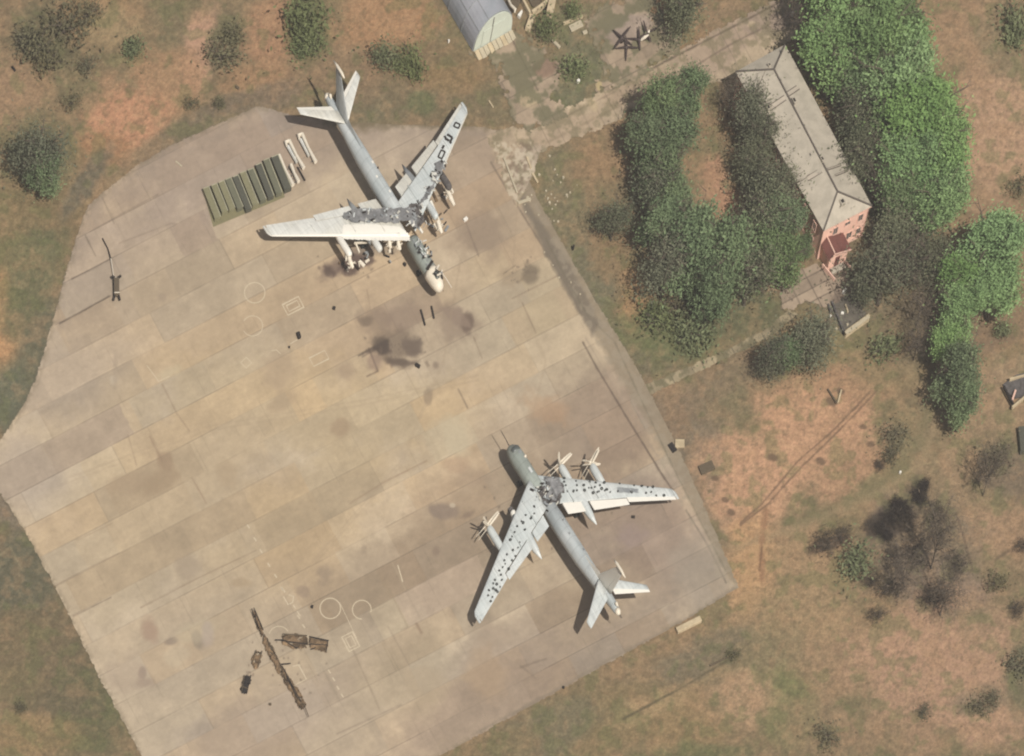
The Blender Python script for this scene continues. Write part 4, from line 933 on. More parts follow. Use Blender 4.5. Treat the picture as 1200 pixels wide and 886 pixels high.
def torn(pl, cx, cy, rx, ry, ang, n, z0, mats):
    for _ in range(n):
        r_ = RNG.random() ** .5; t_ = RNG.uniform(0, 6.28); a_ = math.radians(ang); u = rx * r_ * math.cos(t_); v = ry * r_ * math.sin(t_)
        x = cx + u * math.cos(a_) - v * math.sin(a_); y = cy + u * math.sin(a_) + v * math.cos(a_); z = z0
        for _k in range(3): lx, ly = pl.loc(x, y, z); z = max(wing_top(lx, ly), z0 if abs(ly) < 2 else 0) + .3
        L = RNG.uniform(.3, 1.1); th = RNG.uniform(0, 3.14)
        MB().bar((lx - L / 2 * math.cos(th), ly - L / 2 * math.sin(th), z + .05), (lx + L / 2 * math.cos(th), ly + L / 2 * math.sin(th), z + RNG.uniform(0, .25)), RNG.uniform(.12, .4), .08).build('torn_plate', RNG.choice(mats), pl.e)
torn(P2, 643, 578, 17, 14, 0, 34, 4.7, ['wing_white', 'skin_dark', 'char', 'char', 'wing'])

# --- burnt bomber, heading south-east, upper left
P1 = Plane('bomber', 513.5, 358.5, -.53, -.848, 'grey bomber with burnt wing roots, white nose cap and no propellers, facing the lower right', -1.7)
e1 = P1.e
f1 = MB(); fuselage(f1, [(1.2, 1.0, 1.0, 3.3), (2.0, 1.2, 1.2, 3.4), (3.6, 1.35, 1.35, 3.5), (7, 1.4, 1.4, 3.6), (9.6, 1.35, 1.25, 3.6), (10.4, 1.1, .95, 3.5)])
fr1 = f1.build('fuselage_front', 'skin_front', e1, True)
nc = MB(); fuselage(nc, [(-1.7, .35, .35, 3.2), (-1.35, .8, .75, 3.25), (-.6, 1.1, 1.05, 3.3), (.6, 1.3, 1.28, 3.35), (2.0, 1.42, 1.38, 3.42), (2.6, 1.44, 1.40, 3.45)]); ncap = nc.build('nose_cap', 'cream', e1, True)
cgl = MB(); fuselage(cgl, [(-.2, .35, .25, 4.38), (.2, .5, .35, 4.42), (1.0, .5, .35, 4.5), (1.3, .35, .25, 4.5)], 14); cgl.build('cockpit_glazing', 'glass', ncap, True)
MB().box((2.9, .2, 4.72), (.5, 1.9, .34), .45).build('torn_gap', 'char', ncap)
MB().box((.3, -1.05, 4.15), (1.6, .5, .3), -.35).build('open_hatch', 'char', ncap)
MB().tube([(1.5, -1.75, 3.6), (-.4, -1.95, 3.6), (-2.6, -2.0, 3.5)], [.12, .09, .06], 6).build('refuelling_probe', 'cream', ncap)
MB().tube([(5.2, -.5, 4.9), (5.2, -.5, 5.25)], [.35, .1], 12).build('sensor_dome', 'cream', fr1, True)
pd = MB()
for k in range(16):
    x = RNG.uniform(3, 9.5); y = RNG.uniform(-1.0, 1.0); pd.box((x, y, 3.55 + 1.36 * math.sqrt(max(0, 1 - (y / 1.4) ** 2))), (RNG.uniform(.2, .6), RNG.uniform(.15, .4), .08), RNG.uniform(0, 3))
pd.build('scorched_panel', 'skin_dark', fr1)
fa1 = MB(); fuselage(fa1, [(15.6, 1.2, 1.0, 3.8)] + fus_part(16.4, 44.0)); aft1 = fa1.build('fuselage_aft', 'skin', e1, True)
for (x, y) in ((20, -.4), (27, -.5), (24, .3)): MB().box((x, y, fus_at(x)[3] + fus_at(x)[2] * .95), (.5, .35, .12)).build('roof_hatch', 'white', aft1)
MB().tube([(25.5, -.9, 5.3), (25.5, -.9, 5.6)], [.2, .1], 8).build('antenna', 'char', aft1)
nose_gear(e1, 6.0)
w1 = {}
for sg in (1, -1):
    w1[sg] = wing_parts(P1, sg, 'wing_white' if sg > 0 else 'wing', 'wing_white', le_strip=(sg > 0))
    loft_panel(MB(), sg, 2.2 if sg > 0 else 14, 24.2, lambda y: wing_le(y) - .06, lambda y: wing_le(y) + 1.5 - .04 * y, 0, 1, 20, 8, lambda y: wing_z(y) + .0, lambda y: wing_thk(y) * .84).build('leading_edge', 'white' if sg > 0 else 'wing_white', w1[sg], True)
    MB().tube([(14.5, sg * 6.8, 3.4), (17, sg * 6.8, 3.4), (20, sg * 6.8, 3.5), (22.3, sg * 6.8, 3.5), (24.8, sg * 6.8, 3.6)], [.8, .95, .9, .6, .06], 14).build('gear_pod', 'skin_dark', e1, True)
    gear(e1, sg, 6.8, 18.0, 3.2)
# white inboard panel on the starboard root
patch(MB(), P1, [(401, 263), (430, 262), (468, 265), (481, 275), (481, 283), (440, 283), (400, 281)], wing_top, cell=.2, bump=.0, jag=.1, lift=.05, seed=1).build('root_panel', 'white', w1[1])
patch(MB(), P1, [(401, 260), (402, 249), (420, 245), (445, 246), (470, 243), (484, 246), (492, 262), (487, 268), (474, 262), (440, 262), (418, 262)], lambda x, y: max(wing_top(x, y), 4.3 if abs(y) < 3 else 0), cell=.2, bump=.3, jag=.7, lift=.12, seed=12).build('burnt_wing_root', 'ash', w1[1])
patch(MB(), P1, [(474, 247), (484, 240), (494, 246), (497, 262), (490, 270), (478, 262)], lambda x, y: 4.6, cell=.2, bump=.6, jag=.8, lift=.2, seed=14, zguess=4.6).build('burnt_opening', 'ash_dark', e1)
for q, P in enumerate(([(489, 246), (494, 232), (504, 218), (512, 212), (508, 224), (498, 236)], [(503, 215), (506, 204), (514, 192), (521, 190), (519, 204), (511, 214)], [(509, 193), (517, 186), (519, 196), (512, 200)])):
    patch(MB(), P1, P, wing_top, cell=.18, bump=.2, jag=.5, lift=.07, seed=20 + q).build('burnt_panel', 'ash', w1[-1])
torn(P1, 487, 256, 14, 14, 0, 30, 4.6, ['wing_white', 'white', 'char', 'char', 'skin_dark'])
torn(P1, 512, 318, 7, 6, 55, 8, 4.7, ['char', 'skin_dark', 'cream'])
torn(P1, 497, 292, 14, 8, 55, 22, 4.9, ['skin_dark', 'wing', 'char', 'wing_white'])
torn(P1, 440, 253, 36, 8, 0, 30, 4.6, ['wing_white', 'skin_dark', 'char', 'wing'])
torn(P1, 507, 215, 32, 6, -62, 30, 4.6, ['wing_white', 'skin_dark', 'char', 'wing_white'])
for k in range(26):   # scraps under the burnt engines
    cx, cy = RNG.choice([(518, 232), (512, 262), (425, 305), (405, 308), (455, 294)]); x = cx + RNG.gauss(0, 6); y = cy + RNG.gauss(0, 5)
    a_ = RNG.uniform(0, 3.1); L = RNG.uniform(.4, 1.4); p = G(x, y, .25); d_ = Vector((math.cos(a_), math.sin(a_), .1)) * L / 2
    tag(MB().bar(p - d_, p + d_, RNG.uniform(.15, .45), .2).build('scrap_piece', RNG.choice(['char', 'rust', 'skin_dark', 'cream', 'char'])), 'torn metal scrap scattered on the sooty concrete under the burnt engines', 'scrap', 'metal scraps under the burnt engines')
# square burnt frames through the outer port wing
def ring_px(mb, pl, cx, cy, w_, h_, ang, th, zt=wing_top):
    a = math.radians(ang); pts = []
    for i, j in ((-1, -1), (1, -1), (1, 1), (-1, 1)):
        u = i * w_ / 2; v = j * h_ / 2; x = cx + u * math.cos(a) - v * math.sin(a); y = cy + u * math.sin(a) + v * math.cos(a); z = 3.5
        for _ in range(3): lx, ly = pl.loc(x, y, z); z = zt(lx, ly) + .05
        pts.append((lx, ly, z))
    for i in range(4): mb.bar(pts[i], pts[(i + 1) % 4], th, .1)
rg = [(535.5, 147, 6, 5), (517.5, 181, 5, 9), (508, 205, 6, 6)]
for (x, y, a, b) in rg:
    mb = MB(); ring_px(mb, P1, x, y, a, b, 25, .28); mb.build('burnt_frame', 'char', w1[-1])
mb = MB()
for (a, b) in (((524, 158), (530, 162)), ((530, 162), (527, 168)), ((521, 160), (523, 165)), ((527, 167), (528.5, 169)), ((521.5, 163), (526, 166)), ((488, 241), (490, 246)), ((490, 250), (494, 246)), ((518, 176), (520, 172))):
    z = 3.8; A = P1.loc(*a, z); B = P1.loc(*b, z); mb.bar((A[0], A[1], wing_top(*A) + .05), (B[0], B[1], wing_top(*B) + .05), .42, .12)
mb.build('burnt_gap', 'char', w1[-1])
# remains of the four engines
for sg, y, xf, xr, mt in ((1, 12.6, 14.2, 20.5, 'white'), (1, 6.8, 11.6, 16, 'wing_white'), (-1, 12.6, 15.0, 20.5, 'ash_dark'), (-1, 6.8, 11.2, 16, 'wing')):
    nacelle(e1, sg, y, xf, xr, 3.7 if y > 8 else 3.9, mt, r=.62)
for sg, y, x, z, L, mt in ((1, 12.7, 12.6, 2.7, 2.3, 'cream'), (-1, 12.4, 12.6, 2.6, 3.6, 'cream'), (-1, 6.9, 8.8, 2.9, 2.0, 'cream'), (1, 2.9, 9.9, 3.6, 1.2, 'cream'), (1, 4.4, 11.3, 3.6, .9, 'cream')):
    mb = MB().tube([(x + L, sg * y, z + .6), (x + L * .4, sg * y + .1, z + .2), (x, sg * y, z - .2)], [.34, .42, .26], 10)
    for k in range(3): mb.bar((x + L * RNG.random(), sg * y - .7, z + .4), (x + L * RNG.random(), sg * y + .7, z + .1), .12, .08)
    mb.build('engine_wreck', mt, e1)
for (x0, y0, x1, y1, wd, mt) in ((505, 222, 512, 236, .5, 'rust'), (524, 212, 531, 226, .35, 'cream'), (509, 262, 514, 270, .5, 'cream'), (516, 268, 523, 260, .2, 'char'), (504, 236, 509, 248, .7, 'white'), (509, 246, 516, 262, .35, 'cream'),
     (488, 262, 495, 273, .4, 'white'), (455, 283, 457, 296, .5, 'cream'), (417, 286, 421, 296, .3, 'cream'), (421, 306, 427, 312, .6, 'cream'), (415, 285, 430, 284, .25, 'cream'), (449, 282, 462, 282, .5, 'white'), (520, 250, 524, 246, .15, 'char')):
    a = P1.loc(x0, y0, 2.8); b = P1.loc(x1, y1, 2.6); MB().bar((a[0], a[1], 2.8), (b[0], b[1], 2.6), wd, .25).build('engine_debris', mt, e1)
tail_group(P1, 'skin', 'wing_white', 'white')

# --- flattened burnt aircraft remains in the lower left
WG = 'scattered remains of a burnt-out aircraft on the apron'
def wreck(name, label, outline, zmax, mt, ribs, seed, cat='wreckage'):
    c = np.mean(outline, axis=0); o = empty(name, G(c[0], c[1], 0)); tag(o, label, cat, WG)
    P = [G(x, y, 0) - o.location for x, y in outline]
    arr = np.array([(p.x, p.y) for p in P]); x0, y0 = arr.min(0); x1, y1 = arr.max(0); cell = .16
    xs = np.arange(x0 - .3, x1 + .3, cell); ys = np.arange(y0 - .3, y1 + .3, cell); XX, YY = np.meshgrid(xs, ys); X = XX.ravel(); Y = YY.ravel()
    n_ = fbm(X, Y, .7, 3, seed); d = sdist(X, Y, arr) + (n_ - .5) * .7
    nx_ = len(xs); i = (np.arange(nx_ - 1)[None, :] + (np.arange(len(ys) - 1) * nx_)[:, None]).ravel()
    F = np.stack([i, i + 1, i + nx_ + 1, i + nx_], 1); F = F[(d[F] < 0).all(1)]
    hole = fbm(X, Y, .55, 2, seed + 3)
    F = F[(hole[F].mean(1) < .70)]
    Zs = .06 + zmax * (.35 + .65 * fbm(X, Y, 1.1, 3, seed + 7)) * np.clip(-d / .35, 0, 1)
    used = np.zeros(len(X), bool); used[F.ravel()] = True; ids = np.cumsum(used) - 1
    sh = MB().add(np.stack([X, Y, Zs], 1)[used].tolist(), ids[F].tolist()).build('burnt_skin', mt, o)
    for (a, b) in ribs:
        A = G(*a, 0) - o.location; B = G(*b, 0) - o.location; A.z = zmax * .9; B.z = zmax * .9
        MB().bar(A, B, .13, .12).build('rib', 'brown' if RNG.random() < .5 else 'char', o)
    return o
wreck('aircraft_wreck', 'long dark burnt fuselage remains lying crooked across the painted marks', [(293, 716), (299, 715), (306, 732), (311, 745), (322, 762), (330, 780), (340, 795), (352, 812), (359, 827), (357, 832), (350, 832), (340, 812), (332, 800), (322, 784), (313, 768), (303, 742)], .75, 'rust',
      [((294, 717), (303, 740)), ((297, 716), (308, 742)), ((312, 752), (330, 786)), ((330, 784), (352, 826)), ((335, 796), (348, 822)), ((355, 828), (361, 843)), ((318, 760), (322, 772)), ((328, 782), (340, 781))], 401)
wreck('wing_wreck', 'tan and black burnt wing section nearest the long fuselage wreck', [(329, 745), (345, 742), (361, 746), (361, 759), (350, 762), (340, 761), (330, 756)], .45, 'rust', [((322, 752), (332, 752)), ((330, 753), (360, 757)), ((331, 745), (360, 747)), ((331, 752), (348, 762))], 411)
wreck('wing_wreck', 'tan and black burnt wing tip section farthest right of the fuselage wreck', [(362, 748), (384, 752), (385, 758), (382, 766), (372, 764), (362, 760)], .45, 'rust', [((362, 748), (385, 753)), ((362, 757), (384, 758)), ((364, 763), (370, 761)), ((384, 752), (382, 766))], 421)
wreck('wing_wreck', 'small charred wing piece close to the left of the fuselage wreck', [(299, 764), (307, 764), (308, 770), (303, 784), (298, 785), (294, 779), (295, 771)], .5, 'rust', [((300, 764), (295, 780)), ((307, 765), (302, 784))], 431)
wreck('wing_wreck', 'small charred lattice wing piece at the far lower left of the fuselage wreck', [(286, 792), (294, 792), (295, 798), (290, 808), (288, 815), (282, 813), (281, 803)], .4, 'char', [((286, 793), (283, 812)), ((294, 793), (289, 814)), ((284, 800), (292, 804)), ((283, 806), (290, 809))], 441)

# ------------------------------------------------------------------ propellers lying in the upper yard
def ground_prop(cx, cy, z, tips, hubz, label, grp):
    o = empty('propeller', G(cx, cy, 0)); tag(o, label, 'propeller', grp)
    c = G(cx, cy, z) - o.location
    MB().tube([(c.x, c.y, 0), (c.x, c.y, c.z + .2)], [.42, .3], 12).build('hub', 'blade', o, True)
    for (tx, ty_, tz) in tips:
        t_ = G(tx, ty_, tz) - o.location; mid = (c + t_) / 2; mb = MB()
        d = (t_ - c).normalized(); n = 5; vs = []
        u = d.cross(Vector((0, 0, 1))).normalized(); v = u.cross(d)
        for i in range(n + 1):
            t = i / n; p = c + (t_ - c) * t; wd = (.20 + .22 * math.sin(math.pi * min(1, t + .15))) * (1 if i < n else .7)
            for a, b in ((-1, -1), (1, -1), (1, 1), (-1, 1)): vs.append(p + u * a * wd * .5 + v * b * .06)
        fs = [(0, 1, 2, 3)] + [(i * 4 + k, i * 4 + 4 + k, i * 4 + 4 + (k + 1) % 4, i * 4 + (k + 1) % 4) for i in range(n) for k in range(4)] + [tuple(n * 4 + k for k in range(4))[::-1]]
        mb.add(vs, fs).build('blade', 'blade', o)
PG = 'dismounted propellers lying in the upper yard'
ground_prop(729, 44, .9, [(718.5, 35, .5), (739, 31, .9), (720, 57, .9), (741, 53, .4)], .9, 'leftmost dark four-bladed propeller, forming a clean X on the concrete', PG)
ground_prop(734, 55, .5, [(733.5, 71, .4), (748, 56, .5), (721, 57, .2), (733, 42, .6)], .5, 'dark four-bladed propeller with one blade pointing straight down the picture', PG)
ground_prop(749, 46, .6, [(748.5, 31, .7), (750, 59, .4), (763, 45, .3), (734, 45, .3)], .6, 'dark four-bladed propeller between the two crossed ones', PG)
ground_prop(758, 39, .9, [(754, 24, .9), (763, 49, .6), (772, 31, .9), (747, 46, .6)], .9, 'rightmost dark propeller with a white hub cap, beside the bare verge', PG)
tag(MB().tube([G(751, 47, .4), G(755, 44, .9), G(760, 41, .9)], [.2, .3, .12], 8).build('spinner_cap', 'cream'), 'small white curved engine cap lying among the dark propellers', 'engine part')
tag(MB().tube([G(760, 38, 1.0), G(761, 35, 1.3)], [.3, .1], 8).build('spinner_cap', 'cream'), 'white pointed cap on the rightmost dark propeller', 'engine part')

# ------------------------------------------------------------------ row of long olive crates and broken pale cradles
tag(MB().prism([tuple(G(x, y, 0))[:2] for x, y in ((250, 266), (334, 231), (318, 188), (238, 224))], 0.006, .03).build('ground_mat', 'mat_green'), 'olive canvas mat spread on concrete under the row of long crates', 'mat')
CR = [((240.5, 224), (254.5, 259.5), 'olive'), ((250, 220.5), (263, 252.5), 'olive'), ((258.5, 217), (271.5, 249), 'olive'), ((266.5, 213.5), (281, 248), 'olive2'), ((275, 210.5), (291, 249.5), 'olive3'),
      ((283.5, 206), (299, 244.5), 'olive'), ((292.5, 202.5), (308, 239), 'olive2'), ((302, 196.5), (317, 235), 'olive3'), ((311, 191), (326.5, 231), 'olive2'), ((321, 187), (337, 226), 'olive3')]
for k, (a, b, mt) in enumerate(CR):
    A = G(*a, 0); B = G(*b, 0); o = empty('long_crate', (A + B) / 2, math.atan2((B - A).y, (B - A).x)); L = (B - A).length
    lab = ['pale olive long crate at the left end of the row, dark gap on its left', 'pale olive long crate second from the left end of the row', 'narrow pale olive crate third from the left end', 'mid green crate fourth from the left end of the row',
           'dark green crate in fifth place, just left of the bright pale one', 'bright pale olive crate in the middle of the row', 'brownish green crate just right of the bright pale one', 'dark green crate third from the right end of the row',
           'mid green crate second from the right end of the olive row', 'widest dark green crate at the right end, beside the broken pale cradles'][k]
    tag(o, lab, 'crate', 'long olive crates in a row')
    hw = .66 if k < 9 else .8
    MB().box((0, 0, .42), (L, hw * 2, .72)).build('crate_body', mt, o)
    MB().box((0, hw - .02 if False else hw * .96, .80), (L, .16, .10)).build('crate_rim', 'olive_rim', o)  # this long edge is paler than the crate body and the opposite edge
    MB().box((0, -hw * .96, .80), (L, .10, .08)).build('crate_rim', mt, o)
    MB().box((-L / 2 + .06, 0, .81), (.12, hw * 1.8, .07)).build('crate_rim', 'olive_rim', o)
RC = [((327, 182), (343.5, 217), 'bent pale cradle frame leaning on the right end of the olive crates', 1), ((341, 193), (350, 213), 'short pale broken cradle behind the bent one', 1),
      ((339, 165), (356, 197), 'pale broken cradle with hooked top end in the middle of the debris', 2), ((354, 157), (370, 190), 'rightmost pale broken cradle lying clear of the others', 2)]
for (a, b, lab, k) in RC:
    A = G(*a, .5); B = G(*b, .5); o = empty('broken_cradle', G((a[0] + b[0]) / 2, (a[1] + b[1]) / 2, 0)); tag(o, lab, 'metal frame', 'broken pale cradles beside the olive crates')
    A -= o.location; B -= o.location; d = (B - A).normalized(); s_ = Vector((d.y, -d.x, 0))
    MB().tube([A, (A + B) / 2 + s_ * .1, B], [.34, .26, .38], 8).build('rail', 'cream', o)
    if k == 2:
        MB().tube([A, A - s_ * -.8 - d * .1, A - s_ * -1.0 + d * .8], [.3, .34, .2], 8).build('hooked_end', 'cream', o)
        MB().tube([A + s_ * .8 + d * .9, A + s_ * .75 + d * 4.8], [.3, .24], 6).build('rail', 'wing_white', o)
    for q in range(5):
        p = A + (B - A) * (q + .5) / 5
        MB().bar(p + s_ * .1, p + s_ * RNG.uniform(.5, 1.3) - Vector((0, 0, .3)), .1, .1).build('rung', 'ash_dark', o)
for (x, y, a, L, mt, lab) in ((343, 203, 60, 3.2, 'char', 'black bent bar across the pale cradle debris'), (353, 204, 62, 3.4, 'char', 'thin black bar lying below the pale cradle debris'), (348, 186, 40, 1.6, 'white', 'small white plate in the cradle debris')):
    c = G(x, y, .3); a = math.radians(-a); tag(MB().bar(c - Vector((math.cos(a), math.sin(a), 0)) * L / 2, c + Vector((math.cos(a), math.sin(a), .1)) * L / 2, .2, .15).build('scrap_bar', mt), lab, 'scrap')

# ------------------------------------------------------------------ low trailer on the west side
o = empty('equipment_trailer', G(136, 340, 0), 0.03); tag(o, 'narrow dark brown trailer with forked ends and a long thin drawbar on bare concrete', 'trailer')
MB().box((0, 0, .7), (1.15, 3.6, .5), 0, .93).build('trailer_bed', 'brown', o)
for sx in (-1, 1):
    MB().bar((sx * .35, 1.75, .75), (sx * .95, 2.15, .85), .35, .3).build('front_fork', 'char', o)
    MB().bar((sx * .4, -1.7, .6), (sx * .68, -2.6, .5), .32, .3).build('rear_fork', 'char', o)
    for sy in (-1.2, 1.2): MB().tube([(sx * .45, sy, .35), (sx * .62, sy, .35)], .35, 12).build('wheel', 'rubber', o, True)
MB().box((0, -1.5, 1.0), (1.1, .12, .1)).build('cross_bar', 'cream', o)
q1 = G(133.7, 324, .5) - o.location; q2 = G(131, 303, .4) - o.location; q3 = G(122, 279, .2) - o.location
MB().tube([(0, 1.9, .7), q1, q2], [.08, .07, .1], 6).build('drawbar', 'cream', o)
MB().tube([q2, (q2 + q3) / 2 + Vector((.25, 0, 0)), q3], [.12, .09, .13], 6).build('tow_hook', 'char', o)

# ------------------------------------------------------------------ loose things
def slab_obj(name, x0, y0, x1, y1, wd, h, mt, label, cat, grp=None, z=0):
    A = G(x0, y0, z + h / 2); B = G(x1, y1, z + h / 2)
    o = MB().bar(A, B, wd, h).build(name, mt)
    bv = o.modifiers.new('bevel', 'BEVEL'); bv.width = min(wd, h) * .12; bv.segments = 2
    return tag(o, label, cat, grp)
slab_obj('concrete_beam', 793, 739.5, 821, 725.5, 1.15, .6, 'beam', 'pale yellowish concrete beam lying in the grass by the south-east apron corner', 'beam')
slab_obj('dark_bar', 493, 363, 498, 381, .34, .3, 'char', 'longer of two black bars lying below the white bomber nose', 'bar')
slab_obj('dark_bar', 505.5, 359, 508.5, 373, .34, .3, 'char', 'shorter of two black bars lying below the white bomber nose', 'bar')
slab_obj('black_box', 349, 390, 351, 396, .7, .6, 'char', 'small black box on open concrete left of the scorched patch', 'box')
slab_obj('black_box', 487, 427, 492, 430, .5, .5, 'char', 'small black box at the lower rim of the scorched patch', 'box')
slab_obj('black_box', 390, 360.5, 393, 361.5, .5, .4, 'char', 'tiny black block on concrete below the burnt left engine', 'block')
slab_obj('black_box', 338, 406.5, 340, 407, .3, .3, 'char', 'tiny dark block just below the small black box', 'block')
slab_obj('black_block', 473, 308.5, 475.5, 311, .45, .5, 'char', 'small black block lying left of the white-nosed bomber front', 'block')
slab_obj('black_block', 455, 306, 457, 308, .3, .3, 'brown', 'tiny brown block near the burnt inner engine', 'block')
slab_obj('black_block', 364.5, 710.5, 367, 711.5, .45, .4, 'char', 'small dark block left of the full painted circle', 'block')
slab_obj('black_block', 659, 805, 661.5, 806, .35, .3, 'char', 'tiny black block in the grass south of the apron', 'block')
slab_obj('black_block', 740, 605.5, 744, 606, .4, .3, 'char', 'small black block below the right wing of the spotted bomber', 'block')
slab_obj('black_block', 315, 825, 318, 825.5, .35, .3, 'brown', 'tiny brown block left of the lower end of the fuselage wreck', 'block')
slab_obj('loose_plate', 543.5, 258.5, 547.5, 255.5, .6, .4, 'white', 'small white plate at the rim of the dark slab right of the burnt bomber', 'panel')
slab_obj('brown_panel', 820, 551.5, 836, 544.5, 1.9, .3, 'brown', 'dark brown rectangular board lying in the grass right of the bomber wing', 'panel')
slab_obj('pale_slab', 791, 520, 802, 520, 1.6, .35, 'beam', 'pale jagged slab beside a dark hole in the grass east of the apron', 'slab')
slab_obj('dark_pit_cover', 785, 520, 791, 529, 1.1, .25, 'char', 'dark cover plate beside the pale jagged slab', 'cover')
slab_obj('white_stake', 671.5, 291, 672.3, 289, .35, .9, 'char', 'small black post in the grass east of the apron', 'post')
slab_obj('white_block', 988, 343.5, 991.5, 338.5, .5, .5, 'white', 'white block on the paving just below the house porch', 'block')
slab_obj('white_pipe', 990.5, 357, 993.5, 366, .25, .4, 'beam', 'short pale pipe in the sunken yard below the house', 'pipe')
slab_obj('white_block', 972, 371, 974, 370, .35, .35, 'white', 'small white block beside the dark trench wall', 'block')
slab_obj('white_block', 985.5, 366.5, 989, 367, .35, .35, 'white', 'small white block inside the sunken yard', 'block')
slab_obj('white_block', 979, 386, 981, 385, .35, .35, 'stone', 'small pale block left of the trench wall', 'block')
slab_obj('white_block', 992, 381, 994, 380, .35, .35, 'stone', 'small pale block just above the pale retaining wall', 'block')
slab_obj('white_marker', 525, 48.5, 526.6, 48, .35, .5, 'white', 'white marker stone in the grass left of the hangar', 'marker')
slab_obj('white_marker', 676.5, 96, 679, 94, .5, .5, 'white', 'white marker stone in the grassy yard above the road', 'marker')
slab_obj('white_marker', 1054, 553, 1056, 554, .4, .4, 'white', 'white marker stone beside the curved grass track', 'marker')
slab_obj('white_post', 928, 17.5, 929, 16, .4, .8, 'white', 'white post at the upper edge of the road beside the trees', 'post')
slab_obj('white_plank', 573, 118, 578, 126, .25, .15, 'beam', 'pale plank in the grass right of the burnt bomber wing tip', 'plank')
slab_obj('white_plank', 206, 189, 213, 195, .3, .12, 'stone', 'short white board lying near the upper left apron rim', 'plank')
slab_obj('dark_stake', 276, 101, 280, 104, .4, .3, 'brown', 'small dark lump in the bare grass above the apron', 'lump')
slab_obj('dark_stake', 14, 78, 18, 83, .35, .3, 'char', 'small dark log near the upper left picture edge', 'log')
slab_obj('fallen_pole', 861, 766, 832, 780, .22, .3, 'brown', 'thin dark fallen pole in the grass below the pale beam', 'pole')
slab_obj('fallen_pole', 893, 417, 906, 413.5, .3, .5, 'stone', 'pale broken pole leaning by the small tree above the orange field', 'pole')
slab_obj('fallen_pole', 970, 456, 980, 472, .3, .3, 'brown', 'dark branch lying in the orange field', 'branch')
slab_obj('fallen_pole', 986, 457, 982, 472, .35, .3, 'beam', 'pale splintered branch lying in the orange field', 'branch')
slab_obj('fallen_pole', 1120, 480, 1142, 463, .25, .3, 'stone', 'pale fallen branch on the brown ground right of the tall trees', 'branch')
# rubble in the grass east of the apron corner
st0 = None
RB = [(644, 183), (650, 199), (653, 205), (648, 212), (660, 208), (639, 230), (646, 228), (650, 232), (644, 238), (651, 240), (664, 229), (668, 226), (665, 231), (631, 252), (649, 259), (654, 260), (616, 249), (657, 214), (642, 233), (653, 236), (647, 245), (640, 224), (676, 217), (638, 296), (648, 311), (655, 326), (608, 222), (612, 226), (618, 232), (621, 236), (606, 236), (623, 229), (615, 240), (600, 205), (613, 193), (632, 205), (669, 331), (680, 345)]
for k, (x, y) in enumerate(RB):
    if st0 is None:
        mb = MB(); rr = random.Random(3)
        P = [(math.cos(a) * rr.uniform(.35, .6), math.sin(a) * rr.uniform(.3, .5)) for a in [i * 1.05 for i in range(6)]]
        mb.prism(P, -.1, [rr.uniform(.1, .26) for _ in P]); st0 = mb.build('rubble_chunk', 'stone'); ob = st0
    else: ob = st0.copy(); col.objects.link(ob)
    ob.location = G(x, y, 0); s_ = RNG.uniform(.3, .8); ob.scale = (s_, s_ * RNG.uniform(.6, 1.1), s_); ob.rotation_euler = (0, 0, RNG.uniform(0, 6.2))
    tag(ob, 'pale chunk of broken concrete in the rubble scatter by the apron corner', 'rubble', 'pale rubble scattered at the road junction')
slab_obj('kerb_stone', 590.5, 185, 606, 226, .38, .25, 'stone', 'long pale kerb running down the broken apron corner', 'kerb')
slab_obj('kerb_stone', 617.5, 184, 622, 197, .4, .25, 'beam', 'short upper kerb stone on the right of the broken apron corner', 'kerb')
slab_obj('kerb_stone', 624, 203, 630, 214, .4, .25, 'beam', 'short lower kerb stone on the right of the broken apron corner', 'kerb')
slab_obj('kerb_stone', 607, 238, 622, 233, .5, .2, 'stone', 'pale stone edging at the bottom end of the broken apron corner', 'kerb')
slab_obj('pipe_run', 660, 28, 683, 19, .45, .45, 'beam', 'pale yellow pipe lying in the grass right of the concrete ruin', 'pipe')
slab_obj('broken_slab', 668, 34, 682, 27, 1.4, .25, 'stone', 'pale broken slab lying next to the yellow pipe', 'slab')
slab_obj('broken_slab', 683, 39, 688, 37, .7, .25, 'stone', 'small pale slab fragment in the grass above the yard', 'slab')
slab_obj('pipe_run', 647, 47, 656, 56, .5, .4, 'stone', 'short pale pipe at the right edge of the hangar yard', 'pipe')

# ------------------------------------------------------------------ house with pale hipped roof
EZ = 6.2; RZ = 7.9
hs = empty('house', G(935, 165, 0)); tag(hs, 'two-storey pink house with a long pale hipped roof and red-brown porch roof', 'house')
Lc = lambda x, y, z: G(x, y, z) - hs.location
nw, ne, se, sw = Lc(862, 84, EZ), Lc(920, 52, EZ), Lc(1022, 241.5, EZ), Lc(965, 271, EZ)
rn, rs = Lc(907, 81.5, RZ), Lc(981.5, 224.7, RZ)
def quad_slab(pts, th=.12):
    pts = [Vector(p) for p in pts]; n = len(pts)
    nr = (pts[1] - pts[0]).cross(pts[2] - pts[0]).normalized()
    if nr.z < 0: nr = -nr
    lo = [p - nr * th for p in pts]
    return MB().add([*pts, *lo], [tuple(range(n)), tuple(range(n, 2 * n))[::-1]] + [(i, i + n, (i + 1) % n + n, (i + 1) % n) for i in range(n)])
rf = quad_slab([nw, sw, rs, rn]).build('roof', 'roof', hs)
quad_slab([ne, rn, rs, se]).build('roof_slope', 'roof', rf)
quad_slab([nw, rn, ne]).build('roof_slope', 'roof', rf)
quad_slab([sw, se, rs]).build('roof_slope', 'roof', rf)
